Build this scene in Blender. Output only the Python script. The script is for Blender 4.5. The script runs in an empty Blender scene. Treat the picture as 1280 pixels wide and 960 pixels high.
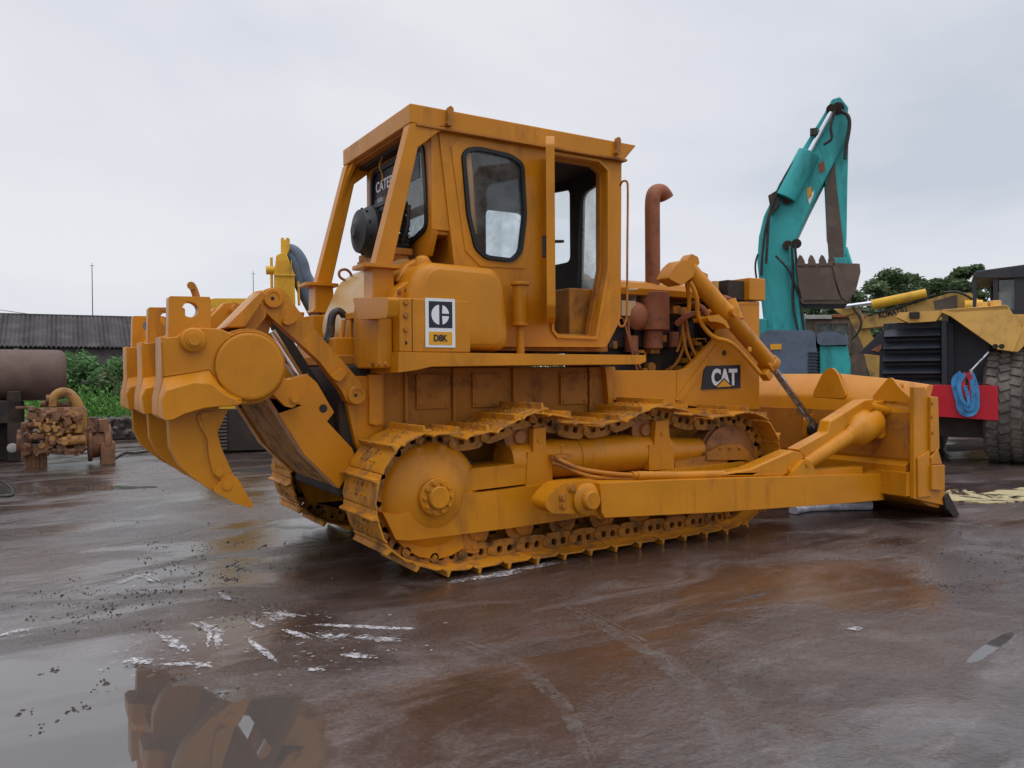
import bpy, math, random
from mathutils import Vector, Matrix
from mathutils.geometry import tessellate_polygon
R = math.radians
PI = math.pi
random.seed(7)
scn = bpy.context.scene
COL = scn.collection

# ------------------------------------------------------------------ camera geometry (survey of the photograph)
F = 998.0
CAM = (-2.7159, -6.5551, 1.5)
dX = (0.8513321, 0.0131378, 0.5244626)
dY = (-0.5245720, 0.0068247, 0.8513387)
dZ = (-0.0076054, 0.9998904, -0.0127019)

def _ray(u, v):
    r = (u - 640, 480 - v, F)
    return [sum(a * b for a, b in zip(r, d)) for d in (dX, dY, dZ)]

def P(u, v, Y):
    """where the sight line meets the upright plane y = Y: gives (x, z) in metres"""
    r = _ray(u, v)
    s = (Y - CAM[1]) / r[1]
    return (CAM[0] + s * r[0], CAM[2] + s * r[2])

def PX(u, v, X):
    r = _ray(u, v)
    s = (X - CAM[0]) / r[0]
    return (CAM[1] + s * r[1], CAM[2] + s * r[2])

def G(u, v, z=0.0):
    r = _ray(u, v)
    s = (z - CAM[2]) / r[2]
    return (CAM[0] + s * r[0], CAM[1] + s * r[1])

def PP(pts, Y):
    return [P(u, v, Y) for u, v in pts]

# ------------------------------------------------------------------ materials
def new_mat(name):
    m = bpy.data.materials.new(name)
    m.use_nodes = True
    nt = m.node_tree
    for n in list(nt.nodes):
        nt.nodes.remove(n)
    out = nt.nodes.new('ShaderNodeOutputMaterial')
    return m, nt, out

def N(nt, kind, **kw):
    n = nt.nodes.new(kind)
    for k, v in kw.items():
        if k in n.inputs.keys() if not isinstance(k, int) else False:
            n.inputs[k].default_value = v
        else:
            setattr(n, k, v)
    return n

def ramp(nt, src, stops):
    r = nt.nodes.new('ShaderNodeValToRGB')
    el = r.color_ramp.elements
    while len(el) > 1:
        el.remove(el[-1])
    el[0].position = stops[0][0]
    c = stops[0][1]
    el[0].color = (c, c, c, 1) if not isinstance(c, tuple) else (*c, 1)
    for p, c in stops[1:]:
        e = el.new(p)
        e.color = (c, c, c, 1) if not isinstance(c, tuple) else (*c, 1)
    nt.links.new(src, r.inputs['Fac'])
    return r

def noise(nt, scale, detail=6, rough=0.6, vec=None, dist=0.0):
    n = nt.nodes.new('ShaderNodeTexNoise')
    n.inputs['Scale'].default_value = scale
    n.inputs['Detail'].default_value = detail
    n.inputs['Roughness'].default_value = rough
    n.inputs['Distortion'].default_value = dist
    if vec is not None:
        nt.links.new(vec, n.inputs['Vector'])
    return n

def mixc(nt, fac, a, b, mode='MIX'):
    m = nt.nodes.new('ShaderNodeMix')
    m.data_type = 'RGBA'
    m.blend_type = mode
    for sock, val in ((m.inputs[0], fac), (m.inputs[6], a), (m.inputs[7], b)):
        if isinstance(val, (int, float)):
            sock.default_value = val
        elif isinstance(val, tuple):
            sock.default_value = (*val, 1)
        else:
            nt.links.new(val, sock)
    return m.outputs[2]

def math_(nt, op, a, b=0.0, clamp=False):
    m = nt.nodes.new('ShaderNodeMath')
    m.operation = op
    m.use_clamp = clamp
    for i, val in enumerate((a, b)):
        if isinstance(val, (int, float)):
            m.inputs[i].default_value = val
        else:
            nt.links.new(val, m.inputs[i])
    return m.outputs[0]

def surf(name, col, rough=0.5, metal=0.0, dirt=None, amount=0.3, scale=3.0, dirt_rough=0.8,
         bump=0.15, bump_scale=60.0, var=0.12, streak=False, coat=0.0, chips=0.0, spec=0.4, runs=0.0):
    """painted / worn surface: base colour with soft variation, dirt patches and fine relief"""
    m, nt, out = new_mat(name)
    b = nt.nodes.new('ShaderNodeBsdfPrincipled')
    nt.links.new(b.outputs[0], out.inputs[0])
    tc = nt.nodes.new('ShaderNodeTexCoord')
    geo = nt.nodes.new('ShaderNodeNewGeometry')
    vec = geo.outputs['Position']
    n1 = noise(nt, 1.7, 4, 0.55, vec)
    dark = tuple(c * (1 - var) for c in col)
    lite = tuple(min(1, c * (1 + var)) for c in col)
    base = mixc(nt, ramp(nt, n1.outputs[0], [(0.3, 0.0), (0.7, 1.0)]).outputs[0], dark, lite)
    rr = None
    if dirt:
        mp = nt.nodes.new('ShaderNodeMapping')
        nt.links.new(vec, mp.inputs[0])
        mp.inputs['Scale'].default_value = (1, 1, 0.25) if streak else (1, 1, 1)
        n2 = noise(nt, scale, 9, 0.68, mp.outputs[0], 0.4)
        lo = 0.66 - amount * 0.4
        f = ramp(nt, n2.outputs[0], [(lo, 0.0), (min(lo + 0.16, 0.99), 1.0)]).outputs[0]
        base = mixc(nt, math_(nt, 'MULTIPLY', f, 0.85), base, dirt)
        rr = mixc(nt, f, (rough,) * 3, (dirt_rough,) * 3)
    if runs > 0:
        mr = nt.nodes.new('ShaderNodeMapping'); nt.links.new(vec, mr.inputs[0]); mr.inputs['Scale'].default_value = (14, 14, .9)
        n7 = noise(nt, 1.0, 6, .65, mr.outputs[0], .2)
        n8 = noise(nt, 1.1, 3, .5, vec)
        f7 = math_(nt, 'MULTIPLY', ramp(nt, n7.outputs[0], [(.56, 0.0), (.70, 1.0)]).outputs[0], ramp(nt, n8.outputs[0], [(.48, 0.0), (.62, 1.0)]).outputs[0])
        base = mixc(nt, math_(nt, 'MULTIPLY', f7, runs), base, (.20, .085, .02))
        n9 = noise(nt, 5.0, 10, .75, vec)
        f9 = ramp(nt, n9.outputs[0], [(.60, 0.0), (.72, .35)]).outputs[0]
        base = mixc(nt, f9, base, (.62, .34, .06))
    if chips > 0:
        n4 = noise(nt, 22, 8, 0.75, vec)
        f4 = ramp(nt, n4.outputs[0], [(0.70 - chips * 0.1, 0.0), (0.72 - chips * 0.1, 1.0)]).outputs[0]
        base = mixc(nt, f4, base, (0.07, 0.04, 0.025))
    nt.links.new(base, b.inputs['Base Color'])
    n5 = noise(nt, 9, 5, 0.6, vec)
    r0 = ramp(nt, n5.outputs[0], [(0.3, max(0.03, rough - 0.08)), (0.7, min(1, rough + 0.08))]).outputs[0]
    if rr is not None:
        r0 = mixc(nt, f, r0, (dirt_rough,) * 3)
    nt.links.new(r0, b.inputs['Roughness'])
    b.inputs['Metallic'].default_value = metal
    b.inputs['Specular IOR Level'].default_value = spec
    b.inputs['Coat Weight'].default_value = coat
    b.inputs['Coat Roughness'].default_value = 0.25
    if bump:
        n3 = noise(nt, bump_scale, 6, 0.6, vec)
        n6 = noise(nt, 3.5, 3, 0.5, vec)
        h = math_(nt, 'ADD', n3.outputs[0], math_(nt, 'MULTIPLY', n6.outputs[0], 2.5))
        bp = nt.nodes.new('ShaderNodeBump')
        bp.inputs['Strength'].default_value = bump
        bp.inputs['Distance'].default_value = 0.01
        nt.links.new(h, bp.inputs['Height'])
        nt.links.new(bp.outputs[0], b.inputs['Normal'])
    return m

YEL = (0.53, 0.200, 0.006)
M = {}
M['yellow'] = surf('dozer_paint', YEL, 0.36, dirt=(0.30, 0.115, 0.012), amount=0.30, scale=3.2, var=0.13, bump=0.14, streak=True, coat=0.08, chips=0.10, dirt_rough=0.5, spec=.28, runs=.45)
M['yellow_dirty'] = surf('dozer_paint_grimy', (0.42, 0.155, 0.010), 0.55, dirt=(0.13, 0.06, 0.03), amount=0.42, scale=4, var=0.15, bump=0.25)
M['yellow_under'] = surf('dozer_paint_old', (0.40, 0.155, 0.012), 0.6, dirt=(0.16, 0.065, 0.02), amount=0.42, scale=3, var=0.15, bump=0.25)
M['shoe'] = surf('track_shoe_paint', (0.54, 0.215, 0.010), 0.5, dirt=(0.15, 0.075, 0.035), amount=0.46, scale=6, var=0.15, bump=0.35)
M['link'] = surf('track_link_grime', (0.40, 0.165, 0.018), 0.55, dirt=(0.07, 0.04, 0.02), amount=0.46, scale=6, bump=0.4)
M['tank'] = surf('tank_paint', (0.50, 0.29, 0.09), 0.33, dirt=(0.42, 0.38, 0.33), amount=0.36, scale=1.6, dirt_rough=0.35, bump=0.08)
M['rust'] = surf('rust_red', (0.27, 0.088, 0.038), 0.62, dirt=(0.10, 0.04, 0.025), amount=0.4, scale=5, bump=0.3)
M['idler'] = surf('idler_rust', (0.32, 0.12, 0.03), 0.55, dirt=(0.12, 0.05, 0.03), amount=0.4, scale=4, bump=0.3)
M['black'] = surf('black_rubber', (0.012, 0.012, 0.014), 0.5, bump=0.1)
M['dark'] = surf('dark_grime', (0.025, 0.018, 0.015), 0.7, dirt=(0.06, 0.035, 0.02), amount=0.4, bump=0.4)
M['hose'] = surf('hydraulic_hose', (0.018, 0.016, 0.016), 0.45, dirt=(0.12, 0.07, 0.03), amount=0.35, scale=12, bump=0.1)
M['steel'] = surf('polished_rod', (0.55, 0.55, 0.56), 0.22, metal=1.0, dirt=(0.09, 0.07, 0.06), amount=0.45, scale=14, dirt_rough=0.5, bump=0.05)
M['chrome'] = surf('bright_rod', (0.75, 0.76, 0.8), 0.15, metal=1.0, bump=0.02)
M['white'] = surf('sign_white', (0.72, 0.74, 0.76), 0.5, bump=0.03, var=0.04)
M['signblack'] = surf('sign_black', (0.014, 0.015, 0.028), 0.4, bump=0.03)
M['signyellow'] = surf('sign_yellow', (0.70, 0.33, 0.02), 0.5, bump=0.03)
M['teal'] = surf('teal_paint', (0.035, 0.38, 0.38), 0.45, dirt=(0.03, 0.18, 0.19), amount=0.46, scale=2.4, streak=True, bump=0.15, chips=0.5)
M['bucket'] = surf('bucket_steel', (0.095, 0.068, 0.052), 0.65, dirt=(0.16, 0.11, 0.08), amount=0.4, scale=3, bump=0.35)
M['grey_blue'] = surf('grey_blue_hood', (0.10, 0.13, 0.18), 0.5, dirt=(0.06, 0.075, 0.09), amount=0.35, scale=2, bump=0.1)
M['exyellow'] = surf('excavator_yellow', (0.66, 0.36, 0.02), 0.5, dirt=(0.24, 0.15, 0.05), amount=0.35, scale=2, bump=0.15)
M['exfaded'] = surf('faded_yellow', (0.52, 0.30, 0.07), 0.55, dirt=(0.20, 0.13, 0.07), amount=0.42, scale=2, bump=0.2, chips=0.4)
M['ldyellow'] = surf('loader_yellow', (0.70, 0.40, 0.10), 0.5, dirt=(0.42, 0.24, 0.08), amount=0.3, scale=1.5, bump=0.15)
M['charcoal'] = surf('charcoal_panel', (0.022, 0.026, 0.036), 0.5, dirt=(0.05, 0.05, 0.055), amount=0.3, scale=2, bump=0.15)
M['red'] = surf('red_paint', (0.50, 0.008, 0.022), 0.42, dirt=(0.22, 0.02, 0.02), amount=0.22, scale=2, bump=0.08)
M['strapblue'] = surf('blue_strap', (0.06, 0.27, 0.55), 0.8, dirt=(0.03, 0.10, 0.22), amount=0.4, scale=9, bump=0.6, bump_scale=160)
M['strapred'] = surf('red_strap', (0.45, 0.03, 0.05), 0.8, bump=0.5, bump_scale=160)
M['tyre'] = surf('tyre_rubber', (0.10, 0.088, 0.078), 0.8, dirt=(0.20, 0.17, 0.145), amount=0.6, scale=4, bump=0.5)
M['rustbrown'] = surf('rusty_brown_tank', (0.11, 0.066, 0.052), 0.65, dirt=(0.17, 0.11, 0.085), amount=0.4, scale=2, streak=True, bump=0.25)
M['engine_y'] = surf('old_engine_yellow', (0.36, 0.18, 0.05), 0.6, dirt=(0.14, 0.065, 0.035), amount=0.46, scale=7, bump=0.5)
M['engine_r'] = surf('old_engine_rust', (0.21, 0.095, 0.045), 0.65, dirt=(0.04, 0.028, 0.022), amount=0.5, scale=7, bump=0.5)
M['concrete'] = surf('rubble_stone', (0.12, 0.10, 0.09), 0.85, dirt=(0.045, 0.035, 0.03), amount=0.5, scale=5, bump=0.8)
M['paper'] = surf('white_sheet', (0.62, 0.66, 0.78), 0.6, dirt=(0.30, 0.30, 0.34), amount=0.3, scale=8, bump=0.3)
M['slate'] = surf('slate_roof', (0.05, 0.045, 0.047), 0.75, dirt=(0.10, 0.085, 0.085), amount=0.5, scale=1.2, bump=0.5, bump_scale=12)
M['wall'] = surf('shed_wall', (0.10, 0.085, 0.08), 0.85, dirt=(0.05, 0.04, 0.04), amount=0.5, bump=0.3)
M['bark'] = surf('bark', (0.07, 0.05, 0.035), 0.9, bump=0.8, bump_scale=20)
M['cream'] = surf('cab_lining', (0.36, 0.34, 0.31), 0.8, dirt=(0.2, 0.18, 0.15), amount=0.35, bump=0.1)
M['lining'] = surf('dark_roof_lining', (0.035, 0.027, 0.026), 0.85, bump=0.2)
M['copper'] = surf('bare_post_metal', (0.45, 0.2, 0.09), 0.45, bump=0.1)

def leafmat(name, a, b):
    m, nt, out = new_mat(name)
    p = nt.nodes.new('ShaderNodeBsdfPrincipled')
    geo = nt.nodes.new('ShaderNodeNewGeometry')
    n = noise(nt, 0.9, 3, 0.6, geo.outputs['Position'])
    r = ramp(nt, n.outputs[0], [(0.35, a), (0.65, b)])
    hv = nt.nodes.new('ShaderNodeHueSaturation')
    nt.links.new(r.outputs[0], hv.inputs['Color'])
    nt.links.new(math_(nt, 'ADD', math_(nt, 'MULTIPLY', geo.outputs['Random Per Island'], 0.7), 0.65), hv.inputs['Value'])
    nt.links.new(hv.outputs[0], p.inputs['Base Color'])
    p.inputs['Roughness'].default_value = 0.65
    tr = nt.nodes.new('ShaderNodeBsdfTranslucent')
    nt.links.new(hv.outputs[0], tr.inputs[0])
    mx = nt.nodes.new('ShaderNodeMixShader')
    mx.inputs[0].default_value = 0.3
    nt.links.new(p.outputs[0], mx.inputs[1])
    nt.links.new(tr.outputs[0], mx.inputs[2])
    nt.links.new(mx.outputs[0], out.inputs[0])
    return m
M['leaf_dark'] = leafmat('leaf_dark', (0.075, 0.12, 0.05), (0.12, 0.17, 0.07))
M['leaf_mid'] = leafmat('leaf_mid', (0.07, 0.15, 0.055), (0.11, 0.22, 0.07))
M['leaf_bright'] = leafmat('leaf_bright', (0.075, 0.20, 0.03), (0.13, 0.30, 0.05))

def glassmat(name, lo, hi, tint=(0.62, 0.68, 0.70), scale=3.0, spots=False):
    """grimy glass: clear glass partly veiled by a pale film of dust"""
    m, nt, out = new_mat(name)
    geo = nt.nodes.new('ShaderNodeNewGeometry')
    n = noise(nt, scale, 8, 0.65, geo.outputs['Position'])
    f = ramp(nt, n.outputs[0], [(0.35, lo), (0.65, hi)]).outputs[0]
    tr = nt.nodes.new('ShaderNodeBsdfTransparent')
    tr.inputs[0].default_value = (0.93, 0.96, 0.97, 1)
    gl = nt.nodes.new('ShaderNodeBsdfGlossy')
    gl.inputs['Roughness'].default_value = 0.04
    di = nt.nodes.new('ShaderNodeBsdfDiffuse')
    col = tint
    if spots:
        ns = noise(nt, 26, 6, 0.7, geo.outputs['Position'])
        fs = ramp(nt, ns.outputs[0], [(0.56, 0.0), (0.62, 1.0)]).outputs[0]
        nt.links.new(mixc(nt, fs, tint, (0.2, 0.17, 0.12)), di.inputs[0])
    else:
        di.inputs[0].default_value = (*tint, 1)
    tl = nt.nodes.new('ShaderNodeBsdfTranslucent')
    tl.inputs[0].default_value = (*tint, 1)
    film = nt.nodes.new('ShaderNodeMixShader')
    film.inputs[0].default_value = 0.8
    nt.links.new(di.outputs[0], film.inputs[1])
    nt.links.new(tl.outputs[0], film.inputs[2])
    m1 = nt.nodes.new('ShaderNodeMixShader')
    nt.links.new(f, m1.inputs[0])
    nt.links.new(tr.outputs[0], m1.inputs[1])
    nt.links.new(film.outputs[0], m1.inputs[2])
    lw = nt.nodes.new('ShaderNodeLayerWeight')
    lw.inputs[0].default_value = .5
    frv = math_(nt, 'ADD', math_(nt, 'MULTIPLY', math_(nt, 'POWER', lw.outputs['Facing'], 4.0), .55), .045)
    m2 = nt.nodes.new('ShaderNodeMixShader')
    nt.links.new(frv, m2.inputs[0])
    nt.links.new(m1.outputs[0], m2.inputs[1])
    nt.links.new(gl.outputs[0], m2.inputs[2])
    nt.links.new(m2.outputs[0], out.inputs[0])
    return m
M['glass'] = glassmat('cab_glass', 0.01, 0.07, (.85, .9, .9))
M['glass_hazy'] = glassmat('hazy_glass', 0.20, 0.50, (0.74, 0.84, 0.83), 5.0)
M['glass_dusty'] = glassmat('dusty_glass', 0.05, 0.30, (0.68, 0.76, 0.78), 6.0, True)

# ------------------------------------------------------------------ mesh building
class MB:
    def __init__(s):
        s.v = []; s.f = []
    def add(s, vs, fs):
        o = len(s.v)
        s.v += [tuple(v) for v in vs]
        s.f += [tuple(i + o for i in f) for f in fs]
        return s
    def box(s, x0, x1, y0, y1, z0, z1):
        vs = [(x, y, z) for x in (x0, x1) for y in (y0, y1) for z in (z0, z1)]
        return s.add(vs, [(0, 1, 3, 2), (4, 6, 7, 5), (0, 4, 5, 1), (2, 3, 7, 6), (0, 2, 6, 4), (1, 5, 7, 3)])
    def obox(s, c, size, rot=None):
        hx, hy, hz = (d / 2 for d in size)
        m = rot if rot is not None else Matrix.Identity(3)
        vs = [m @ Vector((x, y, z)) + Vector(c) for x in (-hx, hx) for y in (-hy, hy) for z in (-hz, hz)]
        return s.add(vs, [(0, 1, 3, 2), (4, 6, 7, 5), (0, 4, 5, 1), (2, 3, 7, 6), (0, 2, 6, 4), (1, 5, 7, 3)])
    def prism(s, pts, y0, y1, holes=(), axis='y'):
        """outline in (x, z) carried from y0 to y1"""
        def area(q):
            return sum(q[i][0] * q[(i + 1) % len(q)][1] - q[(i + 1) % len(q)][0] * q[i][1] for i in range(len(q)))
        loops = [list(pts)] + [list(h) for h in holes]
        if area(loops[0]) < 0: loops[0].reverse()
        for i in range(1, len(loops)):
            if area(loops[i]) > 0: loops[i].reverse()
        flat = [p for l in loops for p in l]
        n = len(flat)
        tris = tessellate_polygon([[Vector((p[0], p[1], 0)) for p in l] for l in loops])
        if axis == 'y':
            mk = lambda p, t: (p[0], t, p[1])
        elif axis == 'x':
            mk = lambda p, t: (t, p[0], p[1])
        else:
            mk = lambda p, t: (p[0], p[1], t)
        vs = [mk(p, y0) for p in flat] + [mk(p, y1) for p in flat]
        fs = []
        for a, b, c in tris:
            pa, pb, pc = flat[a], flat[b], flat[c]
            cr = (pb[0] - pa[0]) * (pc[1] - pa[1]) - (pb[1] - pa[1]) * (pc[0] - pa[0])
            if abs(cr) < 1e-12: continue
            if cr < 0: b, c = c, b
            fs.append((a, b, c)); fs.append((a + n, c + n, b + n))
        o = 0
        for l in loops:
            k = len(l)
            for i in range(k):
                j = (i + 1) % k
                fs.append((o + j, o + i, o + i + n, o + j + n))
            o += k
        st = len(s.v)
        s.add(vs, fs)
        flip = (y1 < y0) if axis == 'y' else (y1 > y0)
        # outline anticlockwise in (x,z): looking along +y the near cap must face -y
        if flip:
            s.f[-len(fs):] = [tuple(reversed(f)) for f in s.f[-len(fs):]]
        return s
    def loft(s, ring0, ring1, cap0=True, cap1=True):
        n = len(ring0)
        fs = [(i, (i + 1) % n, (i + 1) % n + n, i + n) for i in range(n)]
        if cap0: fs.append(tuple(reversed(range(n))))
        if cap1: fs.append(tuple(range(n, 2 * n)))
        return s.add(list(ring0) + list(ring1), fs)
    def cyl(s, p0, p1, r, r2=None, n=24, cap=True):
        p0 = Vector(p0); p1 = Vector(p1)
        r2 = r if r2 is None else r2
        d = (p1 - p0).normalized()
        a = d.orthogonal().normalized(); b = d.cross(a)
        vs = []
        for p, rr in ((p0, r), (p1, r2)):
            vs += [p + (a * math.cos(2 * PI * i / n) + b * math.sin(2 * PI * i / n)) * rr for i in range(n)]
        fs = [(i, (i + 1) % n, (i + 1) % n + n, i + n) for i in range(n)]
        if cap: fs += [tuple(reversed(range(n))), tuple(range(n, 2 * n))]
        return s.add(vs, fs)
    def lathe(s, c, d, prof, n=40):
        """prof: list of (radius, distance along d)"""
        c = Vector(c); d = Vector(d).normalized()
        a = d.orthogonal().normalized(); b = d.cross(a)
        vs = []
        for r, h in prof:
            vs += [c + d * h + (a * math.cos(2 * PI * i / n) + b * math.sin(2 * PI * i / n)) * max(r, 1e-4) for i in range(n)]
        fs = []
        for k in range(len(prof) - 1):
            fs += [(k * n + i, k * n + (i + 1) % n, (k + 1) * n + (i + 1) % n, (k + 1) * n + i) for i in range(n)]
        fs += [tuple(reversed(range(n))), tuple(range((len(prof) - 1) * n, len(prof) * n))]
        return s.add(vs, fs)
    def tube(s, pts, r, n=10, smooth=3):
        pts = [Vector(p) for p in pts]
        for _ in range(smooth if len(pts) > 2 else 0):
            q = [pts[0]]
            for i in range(len(pts) - 1):
                q += [pts[i] * 0.75 + pts[i + 1] * 0.25, pts[i] * 0.25 + pts[i + 1] * 0.75]
            q.append(pts[-1]); pts = q
        rings = []
        up = None
        for i, p in enumerate(pts):
            d = (pts[min(i + 1, len(pts) - 1)] - pts[max(i - 1, 0)]).normalized()
            if up is None: up = d.orthogonal().normalized()
            a = (up - d * up.dot(d)).normalized(); up = a
            b = d.cross(a)
            rr = r[0] + (r[1] - r[0]) * i / (len(pts) - 1) if isinstance(r, tuple) else r
            rings.append([p + (a * math.cos(2 * PI * k / n) + b * math.sin(2 * PI * k / n)) * rr for k in range(n)])
        vs = [v for ring in rings for v in ring]
        fs = [(i * n + k, i * n + (k + 1) % n, (i + 1) * n + (k + 1) % n, (i + 1) * n + k)
              for i in range(len(rings) - 1) for k in range(n)]
        fs += [tuple(reversed(range(n))), tuple(range(len(vs) - n, len(vs)))]
        return s.add(vs, fs)
    def bolt(s, c, d, r=0.016, h=0.014):
        c = Vector(c); d = Vector(d).normalized()
        s.cyl(c, c + d * h * 0.35, r * 1.35, n=12)
        return s.cyl(c, c + d * h, r, n=6)
    def xf(s, mat, start=0):
        s.v[start:] = [tuple(mat @ Vector(v)) for v in s.v[start:]]
        return s
    def build(s, name, mat, parent=None, bevel=0.0, smooth=35, seg=2):
        me = bpy.data.meshes.new(name)
        me.from_pydata(s.v, [], s.f)
        me.validate()
        import bmesh
        bm = bmesh.new(); bm.from_mesh(me)
        bmesh.ops.recalc_face_normals(bm, faces=bm.faces)
        bm.to_mesh(me); bm.free()
        o = bpy.data.objects.new(name, me)
        COL.objects.link(o)
        me.materials.append(M[mat] if isinstance(mat, str) else mat)
        if smooth:
            me.polygons.foreach_set('use_smooth', [True] * len(me.polygons))
            me.set_sharp_from_angle(angle=R(smooth))
        if bevel:
            b = o.modifiers.new('edge', 'BEVEL')
            b.width = bevel; b.segments = seg; b.limit_method = 'ANGLE'; b.angle_limit = R(40)
            b.harden_normals = True
        if parent is not None:
            o.parent = parent
        return o

def clusters(mb, gap=.012):
    """groups of faces that touch or nearly touch one another"""
    n = len(mb.v); par = list(range(n))
    def find(i):
        while par[i] != i:
            par[i] = par[par[i]]; i = par[i]
        return i
    for f in mb.f:
        a = find(f[0])
        for i in f[1:]:
            b = find(i)
            if a != b: par[b] = a
    bb = {}
    for i in range(n):
        r = find(i); v = mb.v[i]
        if r not in bb: bb[r] = [list(v), list(v)]
        else:
            for k in range(3):
                bb[r][0][k] = min(bb[r][0][k], v[k]); bb[r][1][k] = max(bb[r][1][k], v[k])
    keys = list(bb)
    if len(keys) > 150: return [mb]
    grp = {k: k for k in keys}
    def g(k):
        while grp[k] != k: k = grp[k]
        return k
    for i, a in enumerate(keys):
        for b in keys[i + 1:]:
            if all(bb[a][0][k] - gap <= bb[b][1][k] and bb[b][0][k] - gap <= bb[a][1][k] for k in range(3)):
                ra, rb = g(a), g(b)
                if ra != rb: grp[rb] = ra
    sets = {}
    for i in range(n): sets.setdefault(g(find(i)), []).append(i)
    if len(sets) < 2: return [mb]
    out = []
    for s in sets.values():
        idx = {v: j for j, v in enumerate(s)}
        m = MB(); m.v = [mb.v[i] for i in s]
        m.f = [tuple(idx[i] for i in f) for f in mb.f if f[0] in idx]
        out.append(m)
    return out
KEEP = {'louvre', 'boom_rib', 'track_shoe_face', 'lettering', 'track', 'round_mark', 'grille_slat', 'rubble', 'fan_shroud', 'condenser', 'sprocket', 'tyre', 'pin_set', 'strap_loops'}
EXTRA = {}
def build_parts(mb, name, mat, parent, bevel, smooth=35, seg=2):
    ms = [mb] if name in KEEP else clusters(mb)
    if len(ms) > 60: ms = [mb]
    os_ = [m.build(name, mat, parent, bevel, smooth, seg) for m in ms]
    EXTRA[os_[0].name] = os_[1:]
    return os_[0]

def empty(name, loc=(0, 0, 0), rz=0.0):
    o = bpy.data.objects.new(name, None)
    COL.objects.link(o)
    o.empty_display_size = 0.2
    o.location = loc; o.rotation_euler = (0, 0, rz)
    return o

def tag(o, label=None, cat=None, group=None, kind=None):
    if label: o['label'] = label
    if cat: o['category'] = cat
    if group: o['group'] = group
    if kind: o['kind'] = kind
    return o

_mm = {}
def mirror(o, parent):
    """the matching part on the far side (y negated)"""
    c = o.copy()
    if o.data is not None:
        if o.data.name not in _mm:
            me = o.data.copy()
            for v in me.vertices: v.co.y = -v.co.y
            me.flip_normals()
            _mm[o.data.name] = me
        c.data = _mm[o.data.name]
    COL.objects.link(c)
    c.parent = parent
    c.location = (o.location.x, -o.location.y, o.location.z)
    for ch in list(o.children): mirror(ch, c)
    return c

def copy_tree(o, parent=None):
    c = o.copy(); COL.objects.link(c); c.parent = parent
    for ch in list(o.children): copy_tree(ch, c)
    return c

def ringpts(cx, cz, r, n=32, a0=0, a1=360):
    return [(cx + r * math.cos(R(a0 + (a1 - a0) * i / n)), cz + r * math.sin(R(a0 + (a1 - a0) * i / n))) for i in range(n + (0 if a1 - a0 >= 360 else 1))]

def roundpoly(pts, r, k=5):
    """outline with its corners rounded"""
    out = []
    n = len(pts)
    for i in range(n):
        p = Vector(pts[i]); a = Vector(pts[i - 1]) - p; b = Vector(pts[(i + 1) % n]) - p
        rr = min(r, a.length * 0.45, b.length * 0.45)
        s = p + a.normalized() * rr; e = p + b.normalized() * rr
        for j in range(k + 1):
            t = j / k
            q = s * (1 - t) ** 2 + p * 2 * t * (1 - t) + e * t * t
            out.append((q.x, q.y))
    return out

def offset(pts, d):
    """grow an outline outward by d (simple vertex offset)"""
    n = len(pts)
    ar = sum(pts[i][0] * pts[(i + 1) % n][1] - pts[(i + 1) % n][0] * pts[i][1] for i in range(n))
    sg = 1 if ar > 0 else -1
    out = []
    for i in range(n):
        p = Vector(pts[i]); a = (p - Vector(pts[i - 1])); b = (Vector(pts[(i + 1) % n]) - p)
        if a.length < 1e-9 or b.length < 1e-9:
            out.append(tuple(p)); continue
        a.normalize(); b.normalize()
        na = Vector((a.y, -a.x)) * sg; nb = Vector((b.y, -b.x)) * sg
        m = (na + nb)
        m = m / max(0.3, m.length_squared) * 2
        out.append((p.x + m.x * d, p.y + m.y * d))
    return out

def text_mesh(body, mat, parent, name, width, height, mtx, depth=0.002, bold=0.0, skew=0.0):
    cu = bpy.data.curves.new('txt', 'FONT')
    cu.body = body; cu.size = 1.0; cu.offset = bold
    cu.extrude = 0.02
    t = bpy.data.objects.new('txt', cu)
    COL.objects.link(t)
    dg = bpy.context.evaluated_depsgraph_get(); dg.update()
    me = bpy.data.meshes.new_from_object(t.evaluated_get(dg))
    bpy.data.objects.remove(t)
    xs = [v.co.x for v in me.vertices]; ys = [v.co.y for v in me.vertices]
    x0, x1, y0, y1 = min(xs), max(xs), min(ys), max(ys)
    for v in me.vertices:
        x = ((v.co.x - x0) / (x1 - x0) - 0.5) * width
        y = ((v.co.y - y0) / (y1 - y0) - 0.5) * height
        v.co = mtx @ Vector((x + skew * y, y, v.co.z / 0.02 * depth))
    o = bpy.data.objects.new(name, me)
    COL.objects.link(o)
    me.materials.clear(); me.materials.append(M[mat])
    o.parent = parent
    return o

#CHUNK_END
# =================================================================== BULLDOZER
DZ = tag(empty('bulldozer', (0.8, 0, 0)), 'large yellow crawler bulldozer with cab, rear ripper and front blade on the wet yard', 'bulldozer')
DZ_OFF = Vector((0.8, 0, 0))
def part(mb, name, mat, parent=None, bevel=0.006, smooth=35, seg=2, label=None):
    o = build_parts(mb, name, mat, parent or DZ, bevel, smooth, seg)
    if parent is None or parent is DZ:
        for q in [o] + EXTRA[o.name]: q.location = -DZ_OFF
    if label: o['label'] = label
    return o
def mir(o, **kw):
    c = mirror(o, DZ)
    for q in EXTRA.get(o.name, []): mirror(q, DZ)
    return c

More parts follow.
